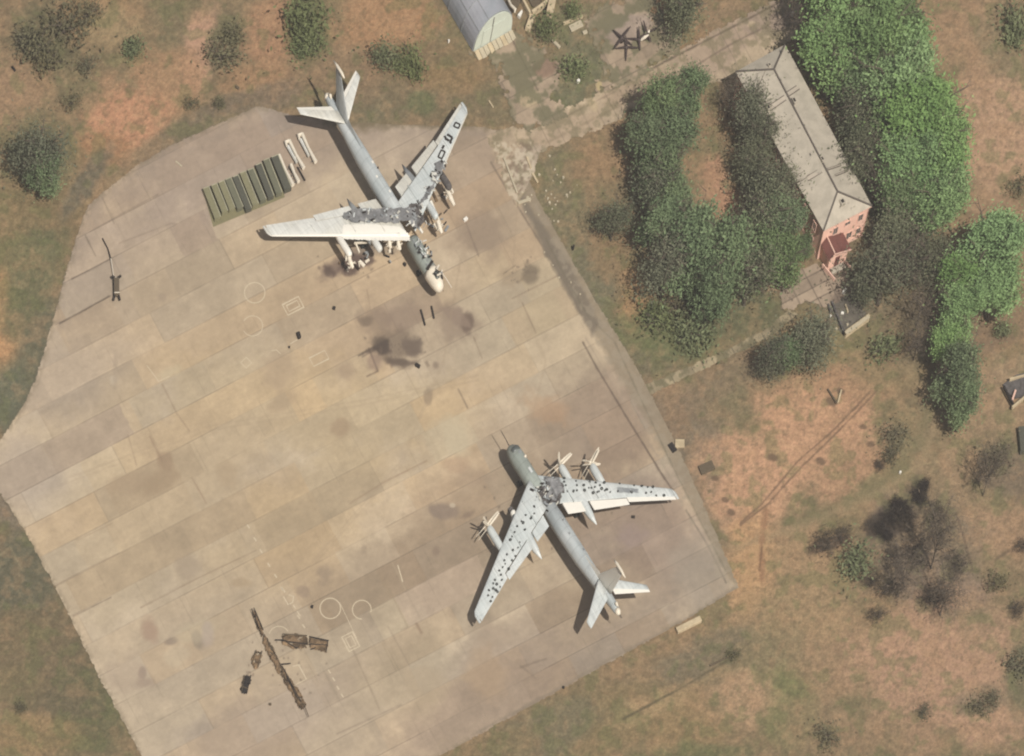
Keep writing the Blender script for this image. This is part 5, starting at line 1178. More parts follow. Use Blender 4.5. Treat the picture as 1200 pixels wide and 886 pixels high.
def roof_z(p):
    """height of roof at local xy: distance to nearest eave times pitch"""
    best = 1e9
    for a, b in ((nw, sw), (sw, se), (se, ne), (ne, nw)):
        d = Vector((b.x - a.x, b.y - a.y)).normalized(); r = Vector((p[0] - a.x, p[1] - a.y)); dist = abs(r.x * d.y - r.y * d.x); best = min(best, dist)
    halfw = abs((rn - nw).x * (sw - nw).normalized().y - (rn - nw).y * (sw - nw).normalized().x)
    return EZ + min(1, best / halfw) * (RZ - EZ)
up = Vector((0, 0, .07))
for a, b in ((rn, rs), (rn, nw), (rn, ne), (rs, sw), (rs, se)):
    MB().bar(a + up, b + up, .30, .14).build('ridge_cap', 'ridge', rf)
ax_h = (se - ne); ax_h.z = 0; ax_h.normalize(); cr_h = (ne - nw); cr_h.z = 0; cr_h.normalize()
def inset(p, d1, d2): return Vector((p.x, p.y, 0)) + cr_h * d1 + ax_h * d2
fp = [inset(nw, .45, .45), inset(ne, -.45, .45), inset(se, -.45, -.45), inset(sw, .45, -.45)]
wl = MB().prism([(p.x, p.y) for p in fp][::-1], -.2, EZ - .10).build('wall', 'pink', hs)
MB().prism([(p.x, p.y) for p in [inset(nw, .38, .38), inset(ne, -.38, .38), inset(se, -.38, -.38), inset(sw, .38, -.38)]][::-1], -.2, .5).build('plinth', 'pink_pale', hs)
quad_slab([sw - Vector((0, 0, .02)), se - Vector((0, 0, .02)), se - Vector((0, 0, .02)) - ax_h * .14, sw - Vector((0, 0, .02)) - ax_h * .14], .22).build('eaves_board', 'pink_pale', rf)
# south facade windows
S0 = fp[3]; S1 = fp[2]; sd_ = (S1 - S0).normalized(); LS = (S1 - S0).length; nout = ax_h
def window(wall0, dirv, nrm, t, z, w_, h_):
    c = wall0 + dirv * t
    rz = math.atan2(dirv.y, dirv.x)
    f = MB()
    for dx, dz, a, b in ((-w_ / 2, 0, .12, h_ + .12), (w_ / 2, 0, .12, h_ + .12)):
        f.box((c.x + dirv.x * dx + nrm.x * .05, c.y + dirv.y * dx + nrm.y * .05, z + dz), (a, .14, b), rz)
    for dz in (-h_ / 2, h_ / 2): f.box((c.x + nrm.x * .05, c.y + nrm.y * .05, z + dz), (w_ - .13, .14, .12), rz)
    f.box((c.x + nrm.x * .06, c.y + nrm.y * .06, z), (.06, .08, h_ - .13), rz)
    fo = f.build('window', 'pink_pale', hs)
    MB().box((c.x + nrm.x * .012, c.y + nrm.y * .012, z), (w_ - .14, .03, h_ - .14), rz).build('pane', 'glass', fo)
for t, z, w_, h_ in ((3.1, 4.3, 1.1, 1.5), (5.9, 4.6, 1.3, .8), (9.0, 4.4, 1.1, 1.4), (7.0, 1.7, 1.2, 1.3), (9.2, 1.6, 1.1, 1.3), (5.4, 1.9, .9, 1.1)):
    window(S0, sd_, nout, t, z, w_, h_)
for wall0, dv_, nr_, L_ in ((fp[0], ax_h, -cr_h, 36), (fp[1], ax_h, cr_h, 36)):
    for k in range(9):
        for z in (1.7, 4.4): window(wall0, dv_, nr_, 2.5 + k * 4.0, z, 1.2, 1.5)
dr = S0 + sd_ * 4.2 + nout * .03
MB().tube([Vector((S0.x, S0.y, .1)) + nout * .12 - sd_ * .1, Vector((S0.x, S0.y, EZ - .2)) + nout * .12 - sd_ * .1], .07, 8).build('drain_pipe', 'pink_pale', hs)
MB().tube([Vector((S1.x, S1.y, .1)) + nout * .12, Vector((S1.x, S1.y, EZ - .2)) + nout * .12], .07, 8).build('drain_pipe', 'pink_pale', hs)
# porch
pa = [Lc(968, 286, 3.9), Lc(985.5, 278, 3.9)]
ctr = S0 + sd_ * 3.3
def PP(u, v, z): q = S0 + sd_ * u + nout * v; return Vector((q.x, q.y, z))
pw = MB().prism([tuple(PP(u, v, 0))[:2] for u, v in ((.6, .02), (4.9, .02), (4.9, 3.3), (.6, 3.3))][::-1], -.2, 2.75).build('porch', 'pink', hs)
ridge0, ridge1 = PP(1.25, .05, 3.95), PP(1.25, 3.4, 3.55)
quad_slab([PP(5.3, .05, 3.0), PP(5.3, 3.75, 2.8), PP(1.25, 3.75, 3.6), PP(1.25, .05, 3.95)], .1).build('porch_roof', 'redroof', pw)
quad_slab([PP(.1, .05, 2.9), PP(1.25, .05, 3.95), PP(1.25, 3.75, 3.6), PP(.1, 3.75, 2.6)], .1).build('porch_roof', 'redroof', pw)
MB().bar(PP(1.25, .05, 4.0), PP(1.25, 3.78, 3.65), .22, .1).build('ridge_cap', 'pink_pale', pw)
MB().bar(PP(1.3, 3.82, 3.55), PP(5.3, 3.82, 2.75), .14, .2).build('fascia', 'pink_pale', pw)
MB().bar(PP(.1, 3.82, 2.55), PP(1.25, 3.82, 3.55), .14, .2).build('fascia', 'pink_pale', pw)
MB().box(tuple(PP(2.6, 3.33, 1.1)), (1.1, .1, 2.0), math.atan2(sd_.y, sd_.x)).build('door', 'redroof', pw)
MB().bar(PP(-.1, 2.2, .5), PP(.9, 5.9, .15), .22, .8).build('stair_wall', 'pink_pale', pw)
MB().bar(PP(4.4, 3.4, .5), PP(5.3, 5.6, .2), .18, .5).build('stair_wall', 'pink_pale', pw)
for k in range(3): MB().box(tuple(PP(2.7, 3.7 + k * .35, .38 - .13 * k)), (3.2, .36, .14), math.atan2(sd_.y, sd_.x)).build('step', 'roof', pw)
# roof fittings
def roof_strip(x0, y0, x1, y1, wd):
    z = 7.2
    A = None
    for _ in range(4):
        A = Lc(x0, y0, z); z = roof_z(A)
    za = z; z = 7.4
    for _ in range(4):
        B = Lc(x1, y1, z); z = roof_z(B)
    A.z = za + .1; B.z = z + .1; d = (B - A).normalized(); s_ = Vector((-d.y, d.x, 0))
    MB().bar(A + s_ * wd / 2, B + s_ * wd / 2, .1, .14).build('roof_ladder_rail', 'ridge', rf)
    MB().bar(A - s_ * wd / 2, B - s_ * wd / 2, .1, .14).build('roof_ladder_rail', 'ridge', rf)
    MB().bar(A, B, wd * .8, .07).build('roof_ladder', 'ridge_pale', rf)
roof_strip(901, 128, 920, 115, 1.1); roof_strip(923, 111, 935, 103, 1.0); roof_strip(946, 210, 963, 200, 1.0); roof_strip(970, 199, 985, 194, .3); roof_strip(979, 206, 994, 200, .3)
for (x, y, a, b, h_) in ((899.5, 129, .7, 1.2, .7), (901, 79, .5, .7, .6), (930, 121, .6, 1.3, .7), (963, 189, .5, 1.1, .6), (986.5, 239, 1.0, 1.1, .6)):
    z = 7
    for _ in range(4): p = Lc(x, y, z); z = roof_z(p)
    ch = MB().box((p.x, p.y, z + h_ / 2 - .15), (a, b, h_ + .3), math.atan2(ax_h.y, ax_h.x) - math.pi / 2).build('chimney', 'roof', rf)
    MB().box((p.x, p.y, z + h_ + .03), (a * .6, b * .6, .06), math.atan2(ax_h.y, ax_h.x) - math.pi / 2).build('flue', 'char', ch)

# retaining wall and trench below the house
o = empty('retaining_wall', G(1004, 386, 0)); tag(o, 'low pale concrete retaining wall closing the sunken yard below the house', 'wall')
Lw = lambda x, y, z: G(x, y, z) - o.location
MB().bar(Lw(990.5, 392, .55), Lw(1018, 372, .55), .5, 1.3).build('wall_face', 'beam', o)
MB().bar(Lw(991, 390.5, 1.24), Lw(1018.5, 370.5, 1.24), .7, .1).build('coping', 'stone', o)
tag(MB().bar(G(974.5, 354, .25), G(989.5, 392, .25), .35, .6).build('trench_wall', 'ash_dark'), 'dark narrow wall along the left side of the sunken yard', 'wall')
tag(MB().bar(G(970.5, 357, .2), G(973, 366, .2), .3, .5).build('trench_wall', 'ash_dark'), 'short dark wall stub left of the sunken yard', 'wall')

# ------------------------------------------------------------------ hangar at the top edge
hg = empty('hangar', G(577, 48, 0)); tag(hg, 'blue-grey arched metal hangar with pale green end wall at the top edge', 'hangar')
axh = Vector((-.5, .866, 0)); crh = Vector((.866, .5, 0)); HW = 4.75; HH = 5.5; HL = 26
def hp(c_, a_, z): return crh * c_ + axh * a_ + Vector((0, 0, z))
sh = MB(); n = 20; vs = []; fs = []
for a_ in (0.25, HL):
    for r_ in (1.0, .97):
        for i in range(n + 1):
            th = math.pi * i / n; vs.append(hp(-math.cos(th) * HW * r_, a_, abs(math.sin(th)) ** .8 * HH * r_))
N = n + 1
for i in range(n):
    fs += [(i, i + 1, 2 * N + i + 1, 2 * N + i), (N + i + 1, N + i, 3 * N + i, 3 * N + i + 1), (i + 1, i, N + i, N + i + 1), (2 * N + i, 2 * N + i + 1, 3 * N + i + 1, 3 * N + i)]
roof_h = sh.add(vs, fs).build('arched_roof', 'slate', hg)
for a_ in (5, 10.4, 15.8, 21):
    rb = MB(); pts = [hp(-math.cos(math.pi * i / n) * (HW + .05), a_, abs(math.sin(math.pi * i / n)) ** .8 * (HH + .05)) for i in range(n + 1)]
    rb.tube(pts, .07, 5).build('roof_seam', 'skin_dark', roof_h)
for th in (.62, 1.15): 
    MB().bar(hp(-math.cos(th) * (HW + .04), .3, math.sin(th) ** .8 * (HH + .04)), hp(-math.cos(th) * (HW + .04), HL - .1, math.sin(th) ** .8 * (HH + .04)), .1, .08).build('roof_seam', 'skin_dark', roof_h)
ew = MB(); prof = [hp(-math.cos(math.pi * i / n) * HW * .965, 0, abs(math.sin(math.pi * i / n)) ** .8 * HH * .965) for i in range(n + 1)]
v2 = prof + [p + axh * .2 for p in prof]
ewo = ew.add(v2, [tuple(range(N)), tuple(range(N, 2 * N))[::-1]] + [(i, i + N, i + N + 1, i + 1) for i in range(n)] + [(n, 2 * n + 1, N, 0)]).build('end_wall', 'hfront', hg)
MB().bar(hp(-.7, -.05, .1), hp(-.7, -.05, 5.1), .16, .1).build('wall_joint', 'ridge', ewo)
MB().prism([tuple(hp(c_, -.12, 0))[:2] for c_ in (-2.9, -.8)] + [tuple(hp(c_, -.04, 0))[:2] for c_ in (-.8, -2.9)], .05, 3.3).build('door', 'hfront', ewo)
MB().prism([tuple(hp(c_, -.12, 0))[:2] for c_ in (-.6, 2.4)] + [tuple(hp(c_, -.04, 0))[:2] for c_ in (2.4, -.6)], .05, 3.5).build('door', 'hfront', ewo)
for k in range(9):
    MB().prism([tuple(hp(c_, a_, 0))[:2] for c_, a_ in ((-4.6 + k * 1.03, -.3), (-4.6 + k * 1.03 + .92, -.3), (-4.6 + k * 1.03 + .92, -2.1 + RNG.uniform(-.3, .3)), (-4.6 + k * 1.03, -2.1 + RNG.uniform(-.3, .3)))], .03, [.35, .35, .12, .12]).build('ramp_board', 'stone' if k % 3 else 'beam', hg)
tag(MB().tube([G(596, 0, 1.2), G(599, 6, 1.4), G(604, 11, 1.5), G(603, 15, 1.2)], [.22, .2, .25, .1], 6).build('bent_pipe', 'cream'), 'bent white pipe hanging beside the hangar end wall', 'pipe')
tag(MB().prism([tuple(G(x, y, 0))[:2] for x, y in ((606, 20), (611, 14), (612, 16), (609, 23))], 0, .5).build('white_sheet', 'white'), 'small crumpled white sheet right of the hangar end', 'sheet')
tag(MB().prism([tuple(G(x, y, 0))[:2] for x, y in ((586, 22), (604, 14), (618, -12), (590, -28), (572, -24))], .06, .22).build('shadow_sheet', 'brown'), 'dark brown sheet standing in for the shadow along the right side of the hangar', 'painted shadow')  # dark sheet stands in for the shadow on the ground beside the hangar
# concrete ruin, Y shaped wall tops
ru = empty('concrete_ruin', G(625, 16, 0)); tag(ru, 'pale Y-shaped remains of concrete walls right of the hangar', 'ruin')
Lr = lambda x, y, z: G(x, y, z) - ru.location
for a, b, wd, h_ in (((613, -4, 1.3), (622, 13, 1.3), .42, 1.0), ((624, 12, 1.3), (645, -3, 1.3), .55, 1.1), ((625, 14, 1.2), (619, 31, 1.0), 1.15, .7), ((649, -8, 1.4), (644, 16, 1.2), 1.45, 1.6)):
    A = Lr(*a); B = Lr(*b); A.z = h_ / 2; B.z = h_ / 2; MB().bar(A, B, wd, h_).build('wall_stub', 'beam', ru)
MB().prism([tuple(Lr(x, y, 0))[:2] for x, y in ((618, -2), (638, -2), (630, 8), (624, 9))], .06, .2).build('ruin_floor', 'brown', ru)
MB().prism([tuple(Lr(x, y, 0))[:2] for x, y in ((635, 10), (644, 4), (641, 21), (638, 19))], .06, .2).build('ruin_floor', 'char', ru)
# ruined little shelter on the right edge
rs_ = empty('ruined_shelter', G(1190, 460, 0)); tag(rs_, 'collapsed grey shelter with pale beams at the right edge', 'ruin')
Ls = lambda x, y, z: G(x, y, z) - rs_.location
MB().prism([tuple(Ls(x, y, 0))[:2] for x, y in ((1175, 452), (1190, 444), (1212, 440), (1212, 462), (1190, 468), (1180, 462))], .1, [.3, .9, 1.0, .8, .5, .3]).build('collapsed_roof', 'ash_dark', rs_)
for a, b, mt in (((1183, 445), (1204, 440), 'beam'), ((1186, 478), (1204, 463), 'beam'), ((1176, 453), (1187, 474), 'char'), ((1186, 470), (1190, 458), 'pink_pale')):
    MB().bar(Ls(*a, .9), Ls(*b, .9), .35, .5).build('beam', mt, rs_)
tag(MB().box(tuple(G(1199, 516, .5)), (1.8, 5, 1.0), .1).build('green_container', 'olive3'), 'dark green box partly cut off by the right edge', 'container')

# ------------------------------------------------------------------ vegetation
def leaf_mesh(rs, n_clump, per, rx, rz_, size, colA, colB, shell=.55, spread=.16, elong=1.0, gap=0.0, drop=0.0):
    """leaf-sized quads clustered in clumps through a crown; unit crown radius rx, half height rz_"""
    u = rs.normal(size=(n_clump, 3)); u /= np.linalg.norm(u, axis=1)[:, None]
    r = shell + (1 - shell) * rs.rand(n_clump) ** .6
    nl_ = 6; la = rs.rand(nl_) * 6.28; lr = .25 + .4 * rs.rand(nl_); lc = np.stack([lr * np.cos(la), lr * np.sin(la), rs.rand(nl_) * 1.0 - .45], 1); lc[0] = (0, 0, .15)
    lw = .30 + .28 * rs.rand(nl_); lw[0] = .6
    li = rs.choice(nl_, n_clump, p=lw ** 2 / (lw ** 2).sum())
    c = lc[li] + u * (r * lw[li])[:, None]; c[:, 2] = np.where(c[:, 2] < -.6, -.6 + .2 * (c[:, 2] + .6), c[:, 2])
    bright = rs.rand(n_clump)
    cw = spread * (.6 + .9 * rs.rand(n_clump))
    idx = np.repeat(np.arange(n_clump), per); m = len(idx)
    wide = np.where(rs.rand(m) < .18, 2.0, 1.0)
    p = c[idx] + rs.normal(size=(m, 3)) * (cw[idx] * wide)[:, None] * np.array((1, 1, .75))
    p *= np.array((rx, rx, rz_))
    if drop: p[:, 2] -= drop * rs.rand(m) * rz_
    a = rs.normal(size=(m, 3)); a[:, 2] *= .55; a /= np.linalg.norm(a, axis=1)[:, None]
    b = np.cross(a, rs.normal(size=(m, 3))); b /= np.linalg.norm(b, axis=1)[:, None]
    s = size * (.6 + .8 * rs.rand(m)); a = a * (s * elong)[:, None] / 2; b = b * (s / elong * .8)[:, None] / 2
    V = np.stack([p - a, p + b, p + a, p - b], 1).reshape(-1, 3)
    F = np.arange(m * 4).reshape(m, 4)
    t = np.clip(.35 * bright[idx] + .4 * rs.rand(nl_)[li][idx] + .3 * rs.rand(m), 0, 1)[:, None]
    cc = lin(np.array(colA)) / K * (1 - t) + lin(np.array(colB)) / K * t
    return V, F, np.repeat(cc, 4, axis=0)
def limb_mesh(rs, h, rx, rz_, zc, nl=9, r0=.28, fine=0):
    mb = MB(); mb.tube([(0, 0, -.3), (rs.normal() * .1, rs.normal() * .1, h * .35), (rs.normal() * .2, rs.normal() * .2, h * .75)], [r0, r0 * .75, r0 * .3], 7)
    for k in range(nl):
        a = 6.28 * k / nl + rs.rand(); z0 = h * (.25 + .4 * rs.rand()); R = rx * (.6 + .35 * rs.rand()); z1 = zc + rz_ * (rs.rand() * 1.2 - .3)
        p0 = np.array((0, 0, z0)); p2 = np.array((R * math.cos(a), R * math.sin(a), z1)); p1 = (p0 + p2) / 2 + np.array((0, 0, .1 * h))
        mb.tube([p0, p1, p2], [r0 * .45, r0 * .28, r0 * .08], 5)
        for q in range(fine):
            s_ = .3 + .7 * rs.rand(); b0 = p0 * (1 - s_) ** 2 + 2 * p1 * s_ * (1 - s_) + p2 * s_ ** 2
            d = rs.normal(size=3); d[2] = abs(d[2]) * .6; d /= np.linalg.norm(d); b1 = b0 + d * rx * (.25 + .25 * rs.rand())
            mb.tube([b0, (b0 + b1) / 2 + rs.normal(size=3) * .08, b1], [r0 * .16, r0 * .1, r0 * .04], 3)
    return mb
rs = np.random.RandomState(77)
PROTO = {}
def tree_proto(kind, variant, rx, hz, h, zc, **kw):
    e = empty(kw.get('name', 'broadleaf_tree'), (0, 0, 0))
    V, F, cc = leaf_mesh(rs, kw['clumps'], kw['per'], rx, hz, kw['size'], kw['colA'], kw['colB'], kw.get('shell', .5), kw.get('spread', .15), kw.get('elong', 1.3))
    V = V + np.array((0, 0, zc))
    V[:, 2] = np.maximum(V[:, 2], .05)
    np_mesh('crown', V, F, 'leaf', cc, parent=e)
    limb_mesh(rs, h, rx, hz, zc, kw.get('nl', 8), kw.get('r0', .25), kw.get('fine', 0)).build('trunk', 'bark', e)
    PROTO[(kind, variant)] = [e, False]
BG = dict(clumps=150, per=92, size=.30, colA=(112, 146, 88), colB=(174, 208, 130), r0=.26, shell=.2, spread=.11, fine=8)
for v in range(3): tree_proto('bright', v, 4.0, 4.2, 10, 6.0, **BG)
DG = dict(clumps=135, per=76, size=.28, colA=(102, 124, 84), colB=(158, 180, 124), r0=.24, shell=.2, spread=.12, fine=9)
for v in range(3): tree_proto('dark', v, 3.6, 3.6, 8.5, 4.8, **DG)
GG = dict(clumps=120, per=40, size=.26, colA=(104, 110, 86), colB=(150, 152, 120), r0=.26, shell=.35, fine=8, nl=10, spread=.2)
for v in range(2): tree_proto('grey', v, 3.6, 3.6, 8.5, 4.8, **GG)
BB = dict(clumps=90, per=9, size=.22, colA=(112, 100, 86), colB=(150, 134, 114), r0=.15, shell=.3, fine=16, nl=14, elong=2.2, spread=.24)
for v in range(2): tree_proto('bare', v, 3.6, 3.2, 8, 4.6, name='bare_tree', **BB)
def bush_proto(kind, v, rx, hz, colA, colB, clumps=60, per=30, size=.34, name='bush', fine=0, elong=1.3):
    e = empty(name, (0, 0, 0))
    V, F, cc = leaf_mesh(rs, clumps, per, rx, hz, size, colA, colB, .25, .26, elong); V = V + np.array((0, 0, hz * .75)); V[:, 2] = np.maximum(V[:, 2], .03)
    np_mesh('foliage', V, F, 'leaf', cc, parent=e); limb_mesh(rs, hz * 1.2, rx, hz, hz * .7, 7, .1, fine).build('stems', 'bark', e)
    PROTO[(kind, v)] = [e, False]
for v in range(2): bush_proto('bush', v, 1.6, .9, (112, 122, 82), (150, 158, 108), clumps=42, per=16, size=.24)
for v in range(2): bush_proto('dkbush', v, 1.6, .8, (112, 110, 82), (142, 134, 102), clumps=38, per=11, size=.22)
bush_proto('black', 0, 2.0, 1.5, (50, 42, 40), (78, 68, 62), clumps=110, per=12, size=.24, fine=16, elong=2.8, name='bare_shrub')
bush_proto('twig', 0, 2.0, 1.4, (58, 50, 44), (94, 82, 70), clumps=80, per=7, size=.2, fine=14, elong=2.6, name='bare_shrub')
bush_proto('twig', 1, 2.0, 1.4, (66, 58, 50), (104, 92, 76), clumps=70, per=8, size=.2, fine=12, elong=2.6, name='bare_shrub')
NAT = {'bright': (4.0, 6.0), 'dark': (3.6, 4.8), 'grey': (3.6, 4.8), 'bare': (3.6, 4.6), 'bush': (1.6, 1.0), 'dkbush': (1.6, 1.0), 'twig': (2.0, 1.0), 'black': (2.0, 1.0)}
cnt = {}
GROW = {'bush': 1.45, 'dkbush': 1.45, 'twig': 1.3, 'black': 1.15, 'bare': 1.1, 'bright': 1.2, 'dark': 1.25, 'grey': 1.28}
def plant(kind, x, y, r, label, cat='tree', grp=None, zs=None):
    if kind == 'black': zs = .42
    if kind == 'twig': zs = .6 * (r / PPM) / 2.0
    nv = len([k for k in PROTO if k[0] == kind]); v = cnt.get(kind, 0) % nv; cnt[kind] = cnt.get(kind, 0) + 1
    pr = PROTO[(kind, v)]
    if not pr[1]: o = pr[0]; pr[1] = True; made = o
    else: made = copy_tree(pr[0])
    R, zc = NAT[kind]; s_ = (r / PPM) / (R * 1.02) * GROW.get(kind, 1.2); sz = zs if zs else .5 * s_ + .5 * min(s_, 1.1)
    g = G(x, y, zc * sz); made.location = (g.x, g.y, -.06); q_ = RNG.uniform(.82, 1.12); made.scale = (s_ * q_, s_ * (1.95 - q_), sz * RNG.uniform(.8, 1.2)); made.rotation_euler = (0, 0, RNG.uniform(0, 6.28))
    tag(made, label, cat, grp)
    return made
GB = 'bright green trees behind the house'; GD = 'dark trees left of the house'; GR = 'green trees at the right side'
TREES = [
 # bright belt east of the house, from the top down
 ('bright', 978, 12, 36, 'bright tree at the top edge, leftmost of the belt behind the house', GB), ('bright', 1022, 2, 36, 'bright tree at the top edge, middle of the belt', GB),
 ('dark', 1058, 18, 30, 'darker tree at the top edge, right end of the belt', GB), ('bright', 985, 58, 36, 'bright tree just right of the northern roof corner', GB),
 ('bright', 1030, 50, 36, 'bright tree in the second rank from the top of the belt', GB), ('dark', 1008, 88, 32, 'deep green tree in the thick of the belt, right of the roof north end', GB),
 ('bright', 1062, 72, 34, 'bright tree on the right rim of the belt, a third of the way down', GB), ('bright', 1045, 108, 36, 'bright tree in the heart of the belt', GB),
 ('bright', 1092, 118, 34, 'bright tree on the right rim beside the bare tan field', GB), ('dark', 1030, 146, 30, 'deep green tree in the hollow of the belt behind the roof middle', GB),
 ('bright', 1072, 150, 36, 'bright tree in the wide middle of the belt', GB), ('bright', 1108, 168, 32, 'bright tree at the widest right bulge of the belt', GB),
 ('bright', 1058, 192, 32, 'bright tree in the lower middle of the belt', GB), ('bright', 1098, 208, 34, 'bright tree on the lower right bulge of the belt', GB),
 ('dark', 1066, 228, 28, 'dark green tree at the lower left of the belt near the pink wall', GB), ('bright', 1098, 244, 28, 'bright tree at the bottom of the belt', GB), ('grey', 1048, 262, 26, 'thin olive tree under the bottom end of the belt', GB),
 ('grey', 1008, 140, 22, 'grey half-bare tree hugging the east roof edge near its middle', GB), ('grey', 1012, 182, 24, 'grey half-bare tree between the east roof edge and the bright belt', GB),
 ('bare', 1030, 214, 22, 'bare brown tree beside the south-east roof corner', None), ('bare', 945, 22, 24, 'bare dark tree beyond the north end of the roof', None), ('bare', 960, 62, 16, 'small bare dark tree touching the north-east roof corner', None),
 ('grey', 1038, 318, 28, 'large thin grey-green tree right of the porch', None), ('grey', 1019, 332, 15, 'small grey-green tree right next to the porch steps', None), ('bare', 1062, 318, 26, 'bare brown tree right of the porch trees', None),
 ('bare', 1078, 392, 22, 'bare dark tree on the left of the long bright tree strip', None), ('bare', 1082, 352, 24, 'bare grey tree with pale limbs above the strip', None),
 # right group
 ('bright', 1160, 290, 34, 'brightest tree at the top of the right-hand group', GR), ('bright', 1168, 328, 30, 'bright tree on the right rim of the right-hand group', GR), ('bright', 1132, 330, 26, 'bright tree on the left of the right-hand group', GR),
 ('bright', 1122, 368, 22, 'bright tree halfway down the narrow strip', GR), ('bright', 1112, 404, 20, 'bright tree near the foot of the narrow strip', GR), ('dark', 1122, 438, 24, 'dark green tree below the narrow bright strip', GR),
 ('dark', 1128, 474, 20, 'lowest dark green tree under the narrow strip', GR), ('grey', 1095, 300, 24, 'thin olive tree between the belt and the right-hand group', None), ('bare', 1110, 300, 18, 'bare dark tree left of the brightest right-hand tree', None),
 # dark group west of the house
 ('dark', 806, 106, 20, 'green tree at the top of the grove beside the road', GD), ('dark', 776, 124, 23, 'dark tree at the upper left of the grove by the road', GD), ('dark', 760, 160, 24, 'dark tree on the left rim of the grove', GD),
 ('dark', 788, 150, 27, 'green tree in the upper heart of the grove', GD), ('dark', 778, 192, 26, 'green tree left of the bare orange strip', GD), ('grey', 774, 212, 22, 'grey-green tree on the left rim beside the bare slope', GD),
 ('dark', 788, 232, 26, 'green tree left of the bottom of the orange strip', GD), ('dark', 778, 262, 25, 'dark tree on the lower left rim of the grove', GD), ('grey', 782, 314, 24, 'grey-green tree at the lower left corner of the grove', GD),
 ('dark', 812, 282, 34, 'large green tree in the lower middle of the grove', GD), ('dark', 855, 300, 34, 'large green tree low in the grove below the orange strip', GD), ('dark', 842, 290, 20, 'green tree just below the bare orange strip', GD), ('dark', 838, 336, 26, 'green tree at the bottom rim of the grove', GD),
 ('dark', 900, 292, 32, 'green tree left of the house porch', GD), ('grey', 900, 256, 26, 'grey-green tree left of the lower roof', GD), ('dark', 918, 262, 26, 'green tree touching the lower west roof edge', GD), ('dark', 943, 287, 11, 'small green tree pressed against the lower west wall of the house', None), ('dark', 920, 306, 20, 'green tree just left of the porch', GD),
 ('grey', 897, 222, 20, 'grey-green tree on the right of the orange strip', GD), ('grey', 918, 226, 22, 'grey-green tree overlapping the middle west roof edge', GD), ('grey', 884, 180, 20, 'half-bare grey tree right of the top of the orange strip', GD),
 ('grey', 876, 130, 22, 'half-bare grey tree beside the upper west roof edge', GD), ('grey', 893, 160, 18, 'half-bare grey tree leaning on the west roof edge', GD), ('bare', 858, 112, 18, 'bare dark tree in the shade of the north-west roof corner', None), ('grey', 880, 320, 26, 'thin tree at the lower right rim of the grove', GD),
 # singles
 ('grey', 722, 252, 17, 'small olive tree standing alone between the apron and the grove', None), ('dark', 925, 408, 19, 'green tree on the footpath edge above the orange field', None), ('grey', 952, 388, 24, 'pale green tree right of the footpath end', None),
 ('grey', 908, 418, 16, 'thin dark tree next to the pale broken pole', None), ('grey', 806, 6, 24, 'olive tree at the top edge above the road', None), ('grey', 46, 180, 26, 'lone rounded green tree in the field near the left edge', None), ('dark', 50, 200, 18, 'lower dense part tree below the lone rounded one at the left', None),
 ('bare', 1100, 632, 30, 'wide grey-brown bare tree right of the black thicket', None), ('bare', 1060, 668, 26, 'bare thin tree below the black thicket', None), ('bare', 1110, 690, 26, 'bare thin tree at the lower right of the thicket', None), ('bare', 1160, 550, 24, 'bare dark tree near the right edge above the tan field', None),
]
for t in TREES:
    plant(t[0], t[1], t[2], t[3], t[4], 'tree', t[5])
